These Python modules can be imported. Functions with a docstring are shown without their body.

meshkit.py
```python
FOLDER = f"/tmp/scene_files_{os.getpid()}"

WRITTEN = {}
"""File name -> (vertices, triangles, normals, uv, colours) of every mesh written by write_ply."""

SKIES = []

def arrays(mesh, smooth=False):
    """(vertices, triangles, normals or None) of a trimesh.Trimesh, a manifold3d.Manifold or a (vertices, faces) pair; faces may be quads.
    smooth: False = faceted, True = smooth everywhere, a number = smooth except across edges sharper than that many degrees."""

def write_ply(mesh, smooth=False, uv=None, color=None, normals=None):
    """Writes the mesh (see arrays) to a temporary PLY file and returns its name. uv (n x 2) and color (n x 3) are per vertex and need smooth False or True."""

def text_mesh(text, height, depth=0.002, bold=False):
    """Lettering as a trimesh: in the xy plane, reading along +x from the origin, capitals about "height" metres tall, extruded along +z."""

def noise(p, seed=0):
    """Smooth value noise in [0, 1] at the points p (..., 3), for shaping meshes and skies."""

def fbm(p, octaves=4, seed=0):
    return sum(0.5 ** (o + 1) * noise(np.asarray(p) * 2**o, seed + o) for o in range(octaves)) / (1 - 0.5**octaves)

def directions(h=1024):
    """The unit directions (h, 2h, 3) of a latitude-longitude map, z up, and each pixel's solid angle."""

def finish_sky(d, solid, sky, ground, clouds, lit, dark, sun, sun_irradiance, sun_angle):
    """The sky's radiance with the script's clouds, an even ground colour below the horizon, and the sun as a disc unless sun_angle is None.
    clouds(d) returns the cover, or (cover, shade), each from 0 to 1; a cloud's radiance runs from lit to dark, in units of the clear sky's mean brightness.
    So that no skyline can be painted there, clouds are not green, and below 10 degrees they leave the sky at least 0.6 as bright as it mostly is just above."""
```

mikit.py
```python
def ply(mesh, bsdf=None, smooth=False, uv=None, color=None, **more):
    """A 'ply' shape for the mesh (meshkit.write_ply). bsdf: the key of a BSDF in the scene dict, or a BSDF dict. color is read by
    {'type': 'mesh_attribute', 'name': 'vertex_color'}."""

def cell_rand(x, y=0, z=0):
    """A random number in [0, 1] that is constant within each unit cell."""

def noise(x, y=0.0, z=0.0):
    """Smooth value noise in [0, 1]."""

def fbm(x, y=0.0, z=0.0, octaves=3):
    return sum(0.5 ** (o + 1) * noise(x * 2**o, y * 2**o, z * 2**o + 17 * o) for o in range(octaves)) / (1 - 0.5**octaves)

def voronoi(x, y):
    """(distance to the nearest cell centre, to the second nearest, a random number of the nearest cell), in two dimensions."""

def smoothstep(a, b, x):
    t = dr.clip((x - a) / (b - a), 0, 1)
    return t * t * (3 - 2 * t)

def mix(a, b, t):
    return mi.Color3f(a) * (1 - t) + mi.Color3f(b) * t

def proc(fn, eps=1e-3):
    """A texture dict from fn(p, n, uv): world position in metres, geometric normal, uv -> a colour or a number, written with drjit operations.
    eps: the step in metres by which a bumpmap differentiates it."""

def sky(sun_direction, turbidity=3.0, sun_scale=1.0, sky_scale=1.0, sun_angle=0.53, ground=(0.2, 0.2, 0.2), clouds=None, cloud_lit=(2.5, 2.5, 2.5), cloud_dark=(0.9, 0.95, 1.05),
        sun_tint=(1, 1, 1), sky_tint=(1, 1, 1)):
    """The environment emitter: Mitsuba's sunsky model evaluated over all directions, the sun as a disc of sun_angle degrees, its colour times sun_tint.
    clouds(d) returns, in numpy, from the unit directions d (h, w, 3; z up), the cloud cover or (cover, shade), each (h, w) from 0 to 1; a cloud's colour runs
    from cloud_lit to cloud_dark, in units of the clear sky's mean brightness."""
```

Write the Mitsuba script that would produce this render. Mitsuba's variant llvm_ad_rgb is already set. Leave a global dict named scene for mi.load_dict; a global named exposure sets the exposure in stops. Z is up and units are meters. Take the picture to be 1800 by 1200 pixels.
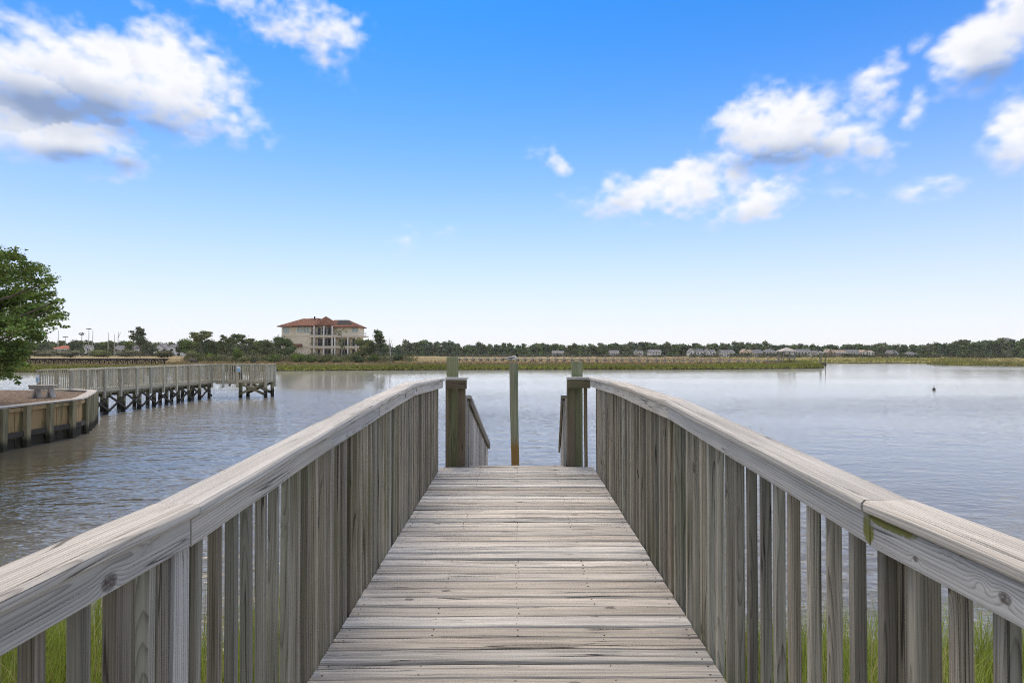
import math, random
import numpy as np, trimesh, manifold3d
import drjit as dr
import mitsuba as mi
import mikit, meshkit
from mikit import noise, fbm, cell_rand, smoothstep, mix, proc

T = mi.ScalarTransform4f
rng = np.random.default_rng(7)
random.seed(7)
scene, labels = {}, {}

# ------------------------------------------------------------------ camera, sky, exposure
YAW, PITCH = math.atan(9 / 1100), math.atan(16 / 1100)
CAM = [0.0, 0.0, 3.0]
fwd = [-math.sin(YAW) * math.cos(PITCH), math.cos(YAW) * math.cos(PITCH), math.sin(PITCH)]
scene['camera'] = {'type': 'perspective', 'fov': 2 * math.degrees(math.atan(900 / 1100)), 'fov_axis': 'x', 'near_clip': 0.05, 'far_clip': 3000.0,
                   'to_world': T().look_at(origin=CAM, target=[CAM[i] + fwd[i] for i in range(3)], up=[0, 0, 1])}
exposure = 2.3

# cumulus: azimuth (degrees right of the dock's line), elevation, half width, half height, tilt, density
CLOUDS = [
    (-34.6, 20.2, 7.2, 3.0, 0, 1.00), (-29.0, 20.8, 4.2, 3.3, -8, 1.00), (-38.5, 18.2, 5.0, 3.2, 0, .95), (-25.6, 19.0, 3.4, 1.9, -20, .62), (-27.8, 17.4, 2.0, 1.5, -25, .50),
    (-36.8, 15.4, 4.6, 1.6, 3, .92), (-33.2, 14.7, 2.3, 1.5, -25, .66), (-39.5, 16.4, 3.2, 1.7, 0, .85),
    (-20.4, 26.9, 5.4, 2.0, -14, .66), (-16.8, 25.9, 2.7, 2.3, -30, .74), (-26.5, 26.8, 5.0, .9, 0, .40),
    (22.6, 17.9, 5.3, 2.6, -4, 1.00), (27.2, 16.6, 3.6, 2.2, -20, .72), (19.6, 18.9, 3.2, 1.7, 15, .70), (23.5, 15.6, 3.6, 1.8, 0, .66),
    (13.6, 13.7, 5.7, 1.9, 3, .98), (20.6, 12.5, 3.7, 1.5, 8, .84), (8.2, 14.3, 1.7, 1.5, 20, .50), (17.4, 14.2, 4.0, 1.9, 15, .80),
    (29.8, 20.6, 2.3, 1.3, 25, .70), (32.0, 17.8, 1.0, 1.6, -10, .60), (33.0, 22.1, 1.2, .8, 10, .42), (36.8, 21.0, 3.2, 2.0, 42, 1.0), (38.7, 22.6, 3.6, 2.2, 40, .95), (38.7, 15.0, 1.9, 1.8, 30, .85),
    (33.2, 11.9, 2.6, 1.0, 10, .50), (3.7, 16.0, .9, 1.8, 15, .55), (1.6, 17.1, 1.6, 1.2, 0, .30), (27.8, 12.3, 1.6, .8, 0, .34), (-10.7, 9.9, 1.8, 1.0, 20, .40), (-6.5, 10.6, 1.6, .7, 0, .34), (29.5, 19.2, 1.6, 1.2, 30, .42),
]


def clouds(d):
    x, y, z = d[..., 0], d[..., 1], d[..., 2]
    az, el = np.degrees(np.arctan2(x, y)), np.degrees(np.arcsin(np.clip(z, -1, 1)))
    q = np.stack([az * .22, el * .36, np.full_like(az, 3.0)], -1)
    puff = meshkit.fbm(q * 1.5, 5, 11) - .5
    fine = meshkit.fbm(q * 5.0, 4, 23) - .5
    wx, wy = (meshkit.fbm(q * .9 + 7, 4, 5) - .5) * 4.2, (meshkit.fbm(q * .9 + 31, 4, 6) - .5) * 3.0
    field, low = np.zeros_like(az), np.zeros_like(az)
    for ca, ce, rx, ry, tilt, dens in CLOUDS:
        c, s = math.cos(math.radians(tilt)), math.sin(math.radians(tilt))
        a, e = az - ca + wx, el - ce + wy
        u, v = (a * c + e * s) / rx, (-a * s + e * c) / ry
        r = u * u + v * v
        f = dens * np.exp(-.62 * r ** 1.15) * 1.12
        low = np.where(f > field, np.clip(.5 - v * .75, 0, 1), low)
        field = np.maximum(field, f)
    t = np.clip((field * 1.04 + 1.05 * puff + .85 * fine - .25) / .80, 0, 1)
    cover = (.35 * t + .65 * t * t * (3 - 2 * t)) * np.clip((field - .08) / .42, 0, 1) * .96
    # beyond the frame: the broken cloud goes on, thick overhead and inland (the light on the dock is soft)
    s = np.stack([x / np.maximum(z + .25, .1) * 1.6, y / np.maximum(z + .25, .1) * 1.6, np.full_like(x, 9.0)], -1)
    deck = meshkit.fbm(s, 5, 41)
    over = np.clip((el - 31) / 14, 0, 1)
    side = np.clip((np.abs(az) - 46) / 22, 0, 1)
    out = np.clip((deck - .22) / .24, 0, 1) * np.maximum(over, side) * .96
    # pale summer haze towards the horizon
    haze = .97 * np.exp(-(np.clip(el, 0, 90) / 12.6) ** 1.5)
    under = np.zeros_like(az)
    for ca, ce, rx, ry in ((-36.5, 17.6, 6.5, 1.5), (-31.0, 16.9, 4.0, 1.0), (22.5, 15.4, 5.0, .9), (37.6, 18.9, 2.4, .9), (-34.5, 14.1, 4.0, .8)):
        under = np.maximum(under, np.exp(-((az - ca + wx * .6) / rx) ** 2 - ((el - ce + wy * .5) / ry) ** 2))
    shade = np.clip(low * .38 + puff * .7 + under * .95 - .13, 0, 1)
    total = 1 - (1 - cover) * (1 - out) * (1 - np.clip(haze, 0, 1))
    return total, (shade * cover + .42 * out * (1 - cover)) / np.maximum(total, 1e-3)


SUN = np.array([-.14, .58, .80])
scene['sky'] = mikit.sky(SUN.tolist(), turbidity=2.0, sun_scale=.42, sky_scale=1.0, sun_angle=36, ground=(.12, .12, .1), clouds=clouds,
                         cloud_lit=(3.02, 3.02, 3.06), cloud_dark=(.85, 1.12, 1.70), sky_tint=(.10, .66, 1.22), sun_tint=(1, .96, .88))


# summer air over the sound
scene['air'] = {'type': 'homogeneous', 'albedo': {'type': 'rgb', 'value': [.95, .95, .95]}, 'sigma_t': {'type': 'rgb', 'value': [.00018, .00018, .00019]}}
scene['haze'] = {'type': 'cube', 'to_world': T().translate([0, 590, 6.0]).scale([1500, 910, 8.6]), 'bsdf': {'type': 'null'}, 'interior': {'type': 'ref', 'id': 'air'}}
scene['camera']['medium'] = {'type': 'ref', 'id': 'air'}
labels['haze'] = {'label': 'thin pale summer haze over the sound and marsh', 'category': 'haze', 'kind': 'stuff'}


# ------------------------------------------------------------------ helpers
def X_(px, D):  # metres right of the dock's line for a bearing at the distance D along it
    return (px - 909) / 1100 * D


def Z_(py, D):
    return 3 + (616 - py) / 1100 * D


def key_(name):
    if name not in USED:
        USED[name] = 0
        return name
    USED[name] += 1
    return f'{name}_{USED[name]:03d}'


USED = {}


def thing(name, label, cat, group=None, kind=None):
    k = key_(name)
    labels[k] = {'label': label, 'category': cat}
    if group: labels[k]['group'] = group
    if kind: labels[k]['kind'] = kind
    return k


def put(name, mesh, m, parent=None, label=None, kind=None, smooth=False, uv=None, color=None):
    k = key_((parent + '__' if parent else '') + name)
    scene[k] = mikit.ply(mesh, m, smooth=smooth, uv=uv, color=color)
    if label or kind:
        labels.setdefault(k, {})
        if label: labels[k]['label'] = label
        if kind: labels[k]['kind'] = kind
    return k


class MB:
    """collects pieces with uv (and colours) into one mesh"""

    def __init__(s): s.v, s.f, s.uv, s.c, s.n = [], [], [], [], 0

    def add(s, v, f, uv=None, c=None):
        v = np.asarray(v, float)
        s.v.append(v); s.f.append(np.asarray(f, int) + s.n); s.n += len(v)
        s.uv.append(np.zeros((len(v), 2)) if uv is None else uv)
        s.c.append(np.ones((len(v), 3)) if c is None else np.broadcast_to(np.asarray(c, float), (len(v), 3)))
        return s

    def put(s, name, m, parent=None, color=False, uv=True, **k):
        return put(name, (np.vstack(s.v), np.vstack(s.f)), m, parent, uv=np.vstack(s.uv) if uv else None, color=np.vstack(s.c) if color else None, **k)


SEED = [0]


def board(p0, p1, side, W, H, ch=.004, nseg=1, warp=0.0, seed=None):
    """a sawn board from p0 to p1; side: direction of its width W; thickness H along the third axis. Grain runs along u (metres)."""
    p0, p1, side = np.asarray(p0, float), np.asarray(p1, float), np.asarray(side, float)
    L = np.linalg.norm(p1 - p0)
    a = (p1 - p0) / L
    b = side - a * (side @ a); b /= np.linalg.norm(b)
    c = np.cross(a, b)
    if seed is None:
        SEED[0] += 1; seed = SEED[0]
    w, h = W / 2, H / 2
    if ch > 0:
        ring = np.array([[-w + ch, -h], [w - ch, -h], [w, -h + ch], [w, h - ch], [w - ch, h], [-w + ch, h], [-w, h - ch], [-w, -h + ch], [-w + ch, -h]])
    else:
        ring = np.array([[-w, -h], [w, -h], [w, h], [-w, h], [-w, -h]])
    m = len(ring)
    per = np.concatenate([[0], np.cumsum(np.linalg.norm(np.diff(ring, axis=0), axis=1))])
    per = per - per[-1] / 2
    t = np.linspace(0, 1, nseg + 1)
    V, U = [], []
    for i, s in enumerate(t):
        r = ring.copy()
        o = p0 + (p1 - p0) * s
        if warp and nseg > 1:
            pts = np.stack([np.full(m, s * L * 4.0 + seed * 13.7), r[:, 0] * 25 + 5, r[:, 1] * 25], -1)
            r = r * (1 + 0) + warp * 1.6 * np.stack([meshkit.noise(pts, 3) - .5, meshkit.noise(pts + 50, 4) - .5], -1)
            r[-1] = r[0]
            o = o + b * warp * 3 * (meshkit.noise(np.array([[s * L * .8 + seed * 3.1, 1, 0]]), 8)[0] - .5) + c * warp * 1.5 * (meshkit.noise(np.array([[s * L * .8 + seed * 3.1, 9, 0]]), 9)[0] - .5)
        V.append(o + r[:, :1] * b + r[:, 1:] * c)
        U.append(np.stack([np.full(m, s * L), per + 10 * seed + 5], -1))
    n = m * (nseg + 1)
    F = []
    for i in range(nseg):
        j = np.arange(m - 1) + i * m
        F += [np.stack([j, j + 1, j + m + 1], 1), np.stack([j, j + m + 1, j + m], 1)]
    ends_v, ends_u = [V[0][:-1], V[-1][:-1]], [np.stack([ring[:-1, 0] * .1, ring[:-1, 1] + 10 * seed + 5], -1)] * 2
    k = m - 1
    fan = np.array([[0, i, i + 1] for i in range(1, k - 1)])
    F += [n + fan[:, ::-1], n + k + fan]
    v = np.vstack(V + ends_v); uv = np.vstack(U + ends_u); f = np.vstack(F)
    # the faces look outwards
    if np.einsum('ij,ij->i', v[f[0]].mean(0)[None] - (p0 + (p1 - p0) * .5), np.cross(v[f[0][1]] - v[f[0][0]], v[f[0][2]] - v[f[0][0]])[None])[0] < 0:
        f = f[:, ::-1]
    return v, f, uv


def put_board(name, m, parent, *a, label=None, **k):
    v, f, uv = board(*a, **k)
    return put(name, (v, f), m, parent, label=label, uv=uv)


def bx(x0, x1, y0, y1, z0, z1):
    v = np.array([[x, y, z] for x in (x0, x1) for y in (y0, y1) for z in (z0, z1)], float)
    f = np.array([[0, 1, 3], [0, 3, 2], [4, 6, 7], [4, 7, 5], [0, 4, 5], [0, 5, 1], [2, 3, 7], [2, 7, 6], [0, 2, 6], [0, 6, 4], [1, 5, 7], [1, 7, 3]])
    uv = np.stack([v[:, 0] + v[:, 1], v[:, 2]], -1)
    return v, f, uv


def tube(pts, rad, n=8, wob=0.0, seed=0):
    """a round, tapered, slightly uneven pole along pts"""
    pts = np.asarray(pts, float); rad = np.broadcast_to(np.asarray(rad, float), (len(pts),))
    V, U = [], []
    L = 0
    for i, p in enumerate(pts):
        d = pts[min(i + 1, len(pts) - 1)] - pts[max(i - 1, 0)]
        d = d / np.linalg.norm(d)
        if i: L += np.linalg.norm(p - pts[i - 1])
        a = np.cross(d, [0, 1, .2]) if abs(d[2]) > .6 else np.cross(d, [0, 0, 1.])
        a /= np.linalg.norm(a); b = np.cross(d, a)
        th = np.arange(n) / n * 2 * math.pi
        r = rad[i] * (1 + wob * (meshkit.noise(np.stack([np.cos(th) * 1.3, np.sin(th) * 1.3, np.full(n, L * 2.0 + seed)], -1), 5) - .5))
        V.append(p + (np.cos(th) * r)[:, None] * a + (np.sin(th) * r)[:, None] * b)
        U.append(np.stack([np.full(n, L), th * rad[0] + 10 * (seed + 1) + 5], -1))
    F = []
    for i in range(len(pts) - 1):
        j = np.arange(n); k = (j + 1) % n
        F += [np.stack([i * n + j, i * n + k, (i + 1) * n + k], 1), np.stack([i * n + j, (i + 1) * n + k, (i + 1) * n + j], 1)]
    m = len(pts) * n
    V += [pts[:1], pts[-1:]]; U += [np.array([[0, 5.]]), np.array([[L, 5.]])]
    j = np.arange(n); k = (j + 1) % n
    F += [np.stack([k, j, np.full(n, m)], 1), np.stack([(len(pts) - 1) * n + j, (len(pts) - 1) * n + k, np.full(n, m + 1)], 1)]
    return np.vstack(V), np.vstack(F), np.vstack(U)


# ------------------------------------------------------------------ materials
def c3(t, a, b): return mix(a, b, t)


def wood_parts(uv, freq, knotty, wid, p=None, spots=()):
    u, v = uv.x, uv.y
    k = dr.floor(v / 10)
    w = v - 10 * k - 5
    r1, r2, r3 = cell_rand(k, 1, 0), cell_rand(k, 2, 0), cell_rand(k, 3, 0)
    x = u + 41 * r1
    cell = dr.floor(x / .62)
    has = dr.select(cell_rand(cell, k, 3) < knotty, mi.Float(1), mi.Float(0))
    du = x - (cell + .25 + .5 * cell_rand(cell, k, 4)) * .62
    dv = w - (cell_rand(cell, k, 5) - .5) * wid
    kd = dr.sqrt(dr.square(du * .62) + dr.square(dv)) * (.8 + .4 * noise(x * 70, w * 110, k + 3))
    swell = has * dr.exp(-dr.square(kd / .030))
    for sx, sy, sz, sr in spots:
        d2 = dr.sqrt(dr.square((p.y - sy) * .70) + dr.square(p.z - sz))
        on = dr.select(dr.abs(p.x - sx) < .04, mi.Float(1), mi.Float(0))
        has = dr.maximum(has, on * dr.select(d2 < .09, 1, 0))
        kd = dr.select(on * (.13 - d2) > 0, d2 * .016 / sr, kd)
        swell = dr.maximum(swell, on * dr.exp(-dr.square(d2 / (sr * 1.9))))
    h = .006 + .03 * r2 + .115 * (fbm(x * .95, k * 7.3, 0, 2) - .5)
    R = dr.sqrt(dr.square(w - (r3 - .5) * .13) + dr.square(h)) + .022 * swell + .0022 * (noise(x * 9, w * 90, k) - .5)
    ph = R * freq
    saw = ph - dr.floor(ph)
    ring = saw * saw * saw * smoothstep(1.0, .90, saw) + .0
    fibre = .55 * noise(x * 3.5, w * 300, k) + .45 * noise(x * 9.0, w * 620, k + 7)
    streak = fbm(x * 1.7, w * 55, k * 3.1, 3)
    crack = smoothstep(.035, .004, dr.abs(noise(x * 1.1 + 9, w * 75, k * 1.7) - .5)) * smoothstep(.52, .72, noise(x * 2.3, w * 18, k + 40))
    core = has * smoothstep(.019, .012, kd)
    rim = has * smoothstep(.006, .0, dr.abs(kd - .018))
    return r1, r2, r3, ring, fibre, streak, crack, core, rim, x, w, k


def wood(light, dark, knotcol, freq=150., knotty=.35, wid=.12, ringw=.5, fib=.35, strk=.8, tone=.35, warm=(1.06, 1.0, .90), cool=(.95, 1.0, 1.04), moss=0., crackw=.75, mosscol=(.10, .13, .05), bump=.0010, rough=.8, spots=(), patches=()):
    def col(p, n, uv):
        r1, r2, r3, ring, fibre, streak, crack, core, rim, x, w, k = wood_parts(uv, freq, knotty, wid, p, spots)
        t = dr.clip(ringw * ring * 1.6 + fib * (fibre - .35) + strk * (streak - .42), 0, 1)
        c = c3(t, light, dark) * (1 - tone / 2 + tone * r2) * c3(r3, warm, cool)
        c = c3(dr.clip(core * (.45 + .5 * noise(x * 160, w * 160, 5)) + rim * .5, 0, 1), c, knotcol)
        c = c * (1 - crackw * crack)
        blotch = fbm(x * 2.2 + 5, w * 9, k * 2.2, 3)
        c = c * (.86 + .28 * blotch)
        if moss:
            mm = smoothstep(.52, .75, fbm(p.x * 3 + p.y * 3, p.z * 1.6, p.y * 2, 3)) * moss
            c = c3(mm, c, mosscol)
        for sx, sy, sz, ry, rz in patches:      # growths of moss on damp joints
            d2 = dr.square((p.y - sy) / ry) + dr.square((p.z - sz) / rz) + dr.square((p.x - sx) / .06)
            c = c3(smoothstep(.95, .35, d2 + 1.3 * (fbm(p.y * 38, p.z * 38, p.x * 30, 3) - .5)) * .9, c, (.17, .17, .025))
        return c

    def bmp(p, n, uv):
        r1, r2, r3, ring, fibre, streak, crack, core, rim, x, w, k = wood_parts(uv, freq, knotty, wid, p, spots)
        return bump * (.55 * ring - .5 * fibre - .9 * streak - 2.2 * crack + .4 * core)

    base = {'type': 'principled', 'base_color': proc(col), 'roughness': rough, 'specular': .22}
    return {'type': 'bumpmap', 'arbitrary': proc(bmp, eps=.0009), 'scale': 1.0, 'bsdf': base} if bump else base


def plain(c, r=.8, var=.12, sc=3.0, spec=.3):
    def col(p, n, uv): return mi.Color3f(c) * (1 - var + 2 * var * fbm(p.x * sc, p.y * sc, p.z * sc, 2))
    return {'type': 'principled', 'base_color': proc(col) if var else {'type': 'rgb', 'value': list(c)}, 'roughness': r, 'specular': spec}


def vcol(two=True, thin=False, tr=.35):
    a = {'type': 'mesh_attribute', 'name': 'vertex_color'}
    if thin: return {'type': 'principledthin', 'base_color': a, 'roughness': .6, 'diff_trans': tr, 'spec_trans': 0.0, 'eta': 1.3}
    return {'type': 'twosided', 'bsdf': {'type': 'diffuse', 'reflectance': a}}


M = scene
M['deck_wood'] = wood((.515, .502, .478), (.135, .126, .120), (.09, .075, .065), freq=80., knotty=.34, wid=.11, ringw=.35, fib=.55, strk=1.05, tone=.60, crackw=.85, bump=.0018, warm=(1.04, 1.0, .94), cool=(.97, 1.0, 1.02))
M['rail_wood'] = wood((.545, .532, .505), (.175, .165, .152), (.07, .05, .04), freq=92., knotty=.30, wid=.07, ringw=.48, fib=.48, strk=.70, tone=.14, crackw=.7, bump=.0009, warm=(1.03, 1.0, .95), cool=(.98, 1.0, 1.02), spots=[(-1.012, 1.555, 2.425, .017), (1.012, 1.604, 2.472, .006), (1.012, 1.383, 2.493, .009), (1.012, 1.313, 2.487, .010)], patches=[(1.012, 1.82, 2.485, .035, .05), (1.012, 1.72, 2.525, .13, .018)])
M['baluster_wood'] = wood((.318, .294, .252), (.078, .067, .054), (.045, .035, .027), freq=115., knotty=.24, wid=.04, ringw=.45, fib=.5, strk=1.2, tone=.75, warm=(1.05, .99, .90), cool=(.95, 1.0, 1.0), moss=.35, mosscol=(.13, .14, .07), bump=.0009)
M['pile_wood'] = wood((.285, .315, .195), (.120, .135, .080), (.05, .04, .03), freq=120., knotty=.2, wid=.2, ringw=.35, fib=.5, strk=1.0, tone=.25, moss=.65, mosscol=(.135, .20, .105), bump=.0016)
M['gate_wood'] = wood((.215, .180, .130), (.080, .064, .044), (.05, .04, .03), freq=110., knotty=.2, wid=.09, ringw=.45, fib=.5, strk=1.0, tone=.3, moss=.4, mosscol=(.11, .13, .06))
M['pier_wood'] = wood((.50, .475, .385), (.25, .23, .18), (.06, .05, .04), freq=60., knotty=.0, ringw=.2, fib=.2, strk=.8, tone=.4, bump=0.)


def tide(dry, stain, wet, z0, z1, spread=.25):
    def col(p, n, uv):
        w = fbm(p.x * 2.4 + p.y * 2.4, p.z * .6, 0, 3)
        streak = fbm(p.x * 6 + p.y * 6, p.z * .5, 3, 3)
        zz = p.z + (w - .5) * spread
        c = c3(smoothstep(.42, .62, streak), dry, stain)
        c = c * (.75 + .5 * streak)
        return c3(smoothstep(z1, z0, zz), c, wet)
    return {'type': 'principled', 'base_color': proc(col), 'roughness': .75, 'specular': .3}


M['pier_pile'] = tide((.27, .26, .16), (.16, .16, .09), (.022, .020, .016), .35, .62)
M['wall_board'] = tide((.38, .265, .13), (.16, .14, .065), (.030, .026, .018), .30, .50, .3)
M['wall_post'] = tide((.29, .255, .155), (.15, .14, .08), (.035, .032, .02), .16, .42, .3)
M['free_pile_wood'] = None


def freepile(p, n, uv):
    r1, r2, r3, ring, fibre, streak, crack, core, rim, x, w, k = wood_parts(uv, 120., .2, .2)
    t = dr.clip(.5 * (fibre - .3) + 1.0 * (streak - .4), 0, 1)
    c = c3(t, (.29, .285, .19), (.10, .10, .062))
    c = c3(smoothstep(.5, .7, fbm(p.z * 1.5, p.x * 9, p.y * 9, 3)) * .6, c, (.11, .16, .09))
    z = p.z + .25 * (fbm(p.x * 14, p.z * 2, p.y * 14, 2) - .5)
    return c3(smoothstep(1.05, .70, z), c, (.24, .14, .045))


M['free_pile_wood'] = {'type': 'principled', 'base_color': proc(freepile), 'roughness': .8, 'specular': .2}
M['dark_wood'] = plain((.060, .053, .044), .85)
M['old_wood'] = plain((.30, .275, .24), .85, .3, 9)
M['grey_plank'] = plain((.42, .40, .37), .8, .2, 6)


def water_h(p, n, uv):
    x, y = p.x, p.y
    patch = .30 + 1.25 * smoothstep(.30, .72, fbm(x * .018 + 3, y * .055, 0, 3))
    a = fbm(x * .50, y * 1.25 + .25 * x, 1.0, 2) * .045
    b = fbm(x * 1.7 + 11, y * 3.6 - .4 * x, 2.0, 3) * .026
    c = fbm(x * 6.5 - y, y * 10.5 + 2.0 * x, 4.0, 2) * .0062
    sheltered = smoothstep(13, -9, x) * smoothstep(60, 20, y)        # wind-chopped cove between the dock and the pier
    calm = (1 - .66 * smoothstep(24, 66, y)) * (1 - .90 * smoothstep(40, 95, y))     # far out the ripples are finer than this relief
    return (a * (.45 + .6 * sheltered) + b * (.60 + 1.75 * sheltered) + c * (1.45 + 2.0 * sheltered)) * patch * calm


def water_col(p, n, uv):      # silty open water; dark reflection of the left bank painted into the colour
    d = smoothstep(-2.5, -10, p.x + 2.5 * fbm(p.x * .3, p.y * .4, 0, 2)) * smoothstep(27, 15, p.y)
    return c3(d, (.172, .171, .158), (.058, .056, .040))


def water_rough(p, n, uv): return .06 + .02 * smoothstep(30, 110, p.y) + .035 * smoothstep(.45, .75, fbm(p.x * .012 + 5, p.y * .11, 0, 3)) * smoothstep(14, 40, p.y)


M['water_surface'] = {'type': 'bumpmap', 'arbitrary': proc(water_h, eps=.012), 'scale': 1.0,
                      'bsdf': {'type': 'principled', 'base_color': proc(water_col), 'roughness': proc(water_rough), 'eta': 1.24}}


def mulch(p, n, uv):
    a = fbm(p.x * 16, p.y * 16, 0, 3)
    return c3(smoothstep(.35, .65, a), (.215, .168, .132), (.092, .068, .052)) * (.8 + .4 * fbm(p.x * 1.2, p.y * 1.2, 5, 3))


M['mulch_soil'] = {'type': 'principled', 'base_color': proc(mulch), 'roughness': .95, 'specular': .1}


def soil(p, n, uv): return c3(fbm(p.x * 4, p.y * 4, 0, 3), (.07, .065, .03), (.03, .03, .015))


M['soil'] = {'type': 'principled', 'base_color': proc(soil), 'roughness': .95, 'specular': .1}
M['land_color'] = vcol()
M['leaf_color'] = vcol(thin=True, tr=.30)
M['grass_color'] = vcol(thin=True, tr=.55)
M['far_leaf_color'] = vcol()
M['bark'] = plain((.16, .13, .10), .9, .35, 6)
M['pale_bark'] = plain((.42, .40, .37), .9, .2, 4)

# ------------------------------------------------------------------ water
gx = np.concatenate([-np.geomspace(1420, 30, 14), np.linspace(-25, 25, 11), np.geomspace(30, 1420, 14)])
gy = np.concatenate([[-300, -60], np.linspace(-20, 160, 19), np.geomspace(180, 1450, 12)])


def sheet(xs, ys, z):
    A, B = np.meshgrid(xs, ys, indexing='ij')
    v = np.stack([A.ravel(), B.ravel(), np.broadcast_to(z, A.shape).ravel()], -1)
    n = len(ys)
    i, j = np.meshgrid(np.arange(len(xs) - 1), np.arange(n - 1), indexing='ij')
    a = (i * n + j).ravel()
    f = np.vstack([np.stack([a, a + n, a + n + 1], 1), np.stack([a, a + n + 1, a + 1], 1)])
    return v, f, v[:, :2].copy()


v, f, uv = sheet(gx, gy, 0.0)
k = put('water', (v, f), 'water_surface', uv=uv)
labels[k] = {'label': 'grey rippled tidal water between the docks and the marsh', 'category': 'water', 'kind': 'structure'}

# ------------------------------------------------------------------ marsh land across the water
from shapely.geometry import Polygon, Point
import shapely
S = lambda px, D: (X_(px, D), D)
coast = [S(-900, 70), S(-300, 78), S(0, 85), S(60, 86), S(250, 88), S(480, 91.7), S(640, 94), S(760, 96), S(900, 98), S(1050, 98.5), S(1200, 99), S(1300, 101), S(1400, 104), S(1436, 106), (53.5, 109), (55, 114), (58, 124), (66, 140), (75, 152),
         S(1500, 149), S(1560, 151), S(1640, 150), (101, 147), (90, 139), (88.5, 134), S(1660, 130), S(1720, 125), S(1800, 121), S(2000, 112), S(2700, 90), (900, 90), (1400, 100), (1400, 1440), (-1400, 1440), (-1400, 60), (-300, 60)]
land = Polygon(coast).difference(Polygon([S(1570, 184), S(1625, 182), S(1660, 190), S(1640, 203), S(1565, 198)]).buffer(1.0))
shapely.prepare(land)
edge = land.boundary


def inland(P):
    pt = shapely.points(P[:, 0], P[:, 1])
    d = shapely.distance(edge, pt)
    return np.where(shapely.contains(land, pt), d, -d)


def land_z(P, s):
    P3 = np.stack([P[:, 0] * .16, P[:, 1] * .16, 0 * P[:, 0]], -1)
    bump = meshkit.fbm(P3, 4, 2)
    far = np.clip((P[:, 1] - 118) / 60, 0, 1) * np.clip((-10 - P[:, 0]) / 40, 0, 1)   # higher ground under the villa
    return np.where(s < 0, -.5, np.clip(s / 1.2, 0, 1) * (.22 + .22 * bump) + .15 * np.clip((s - 20) / 60, 0, 1) + .45 * far)


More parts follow.
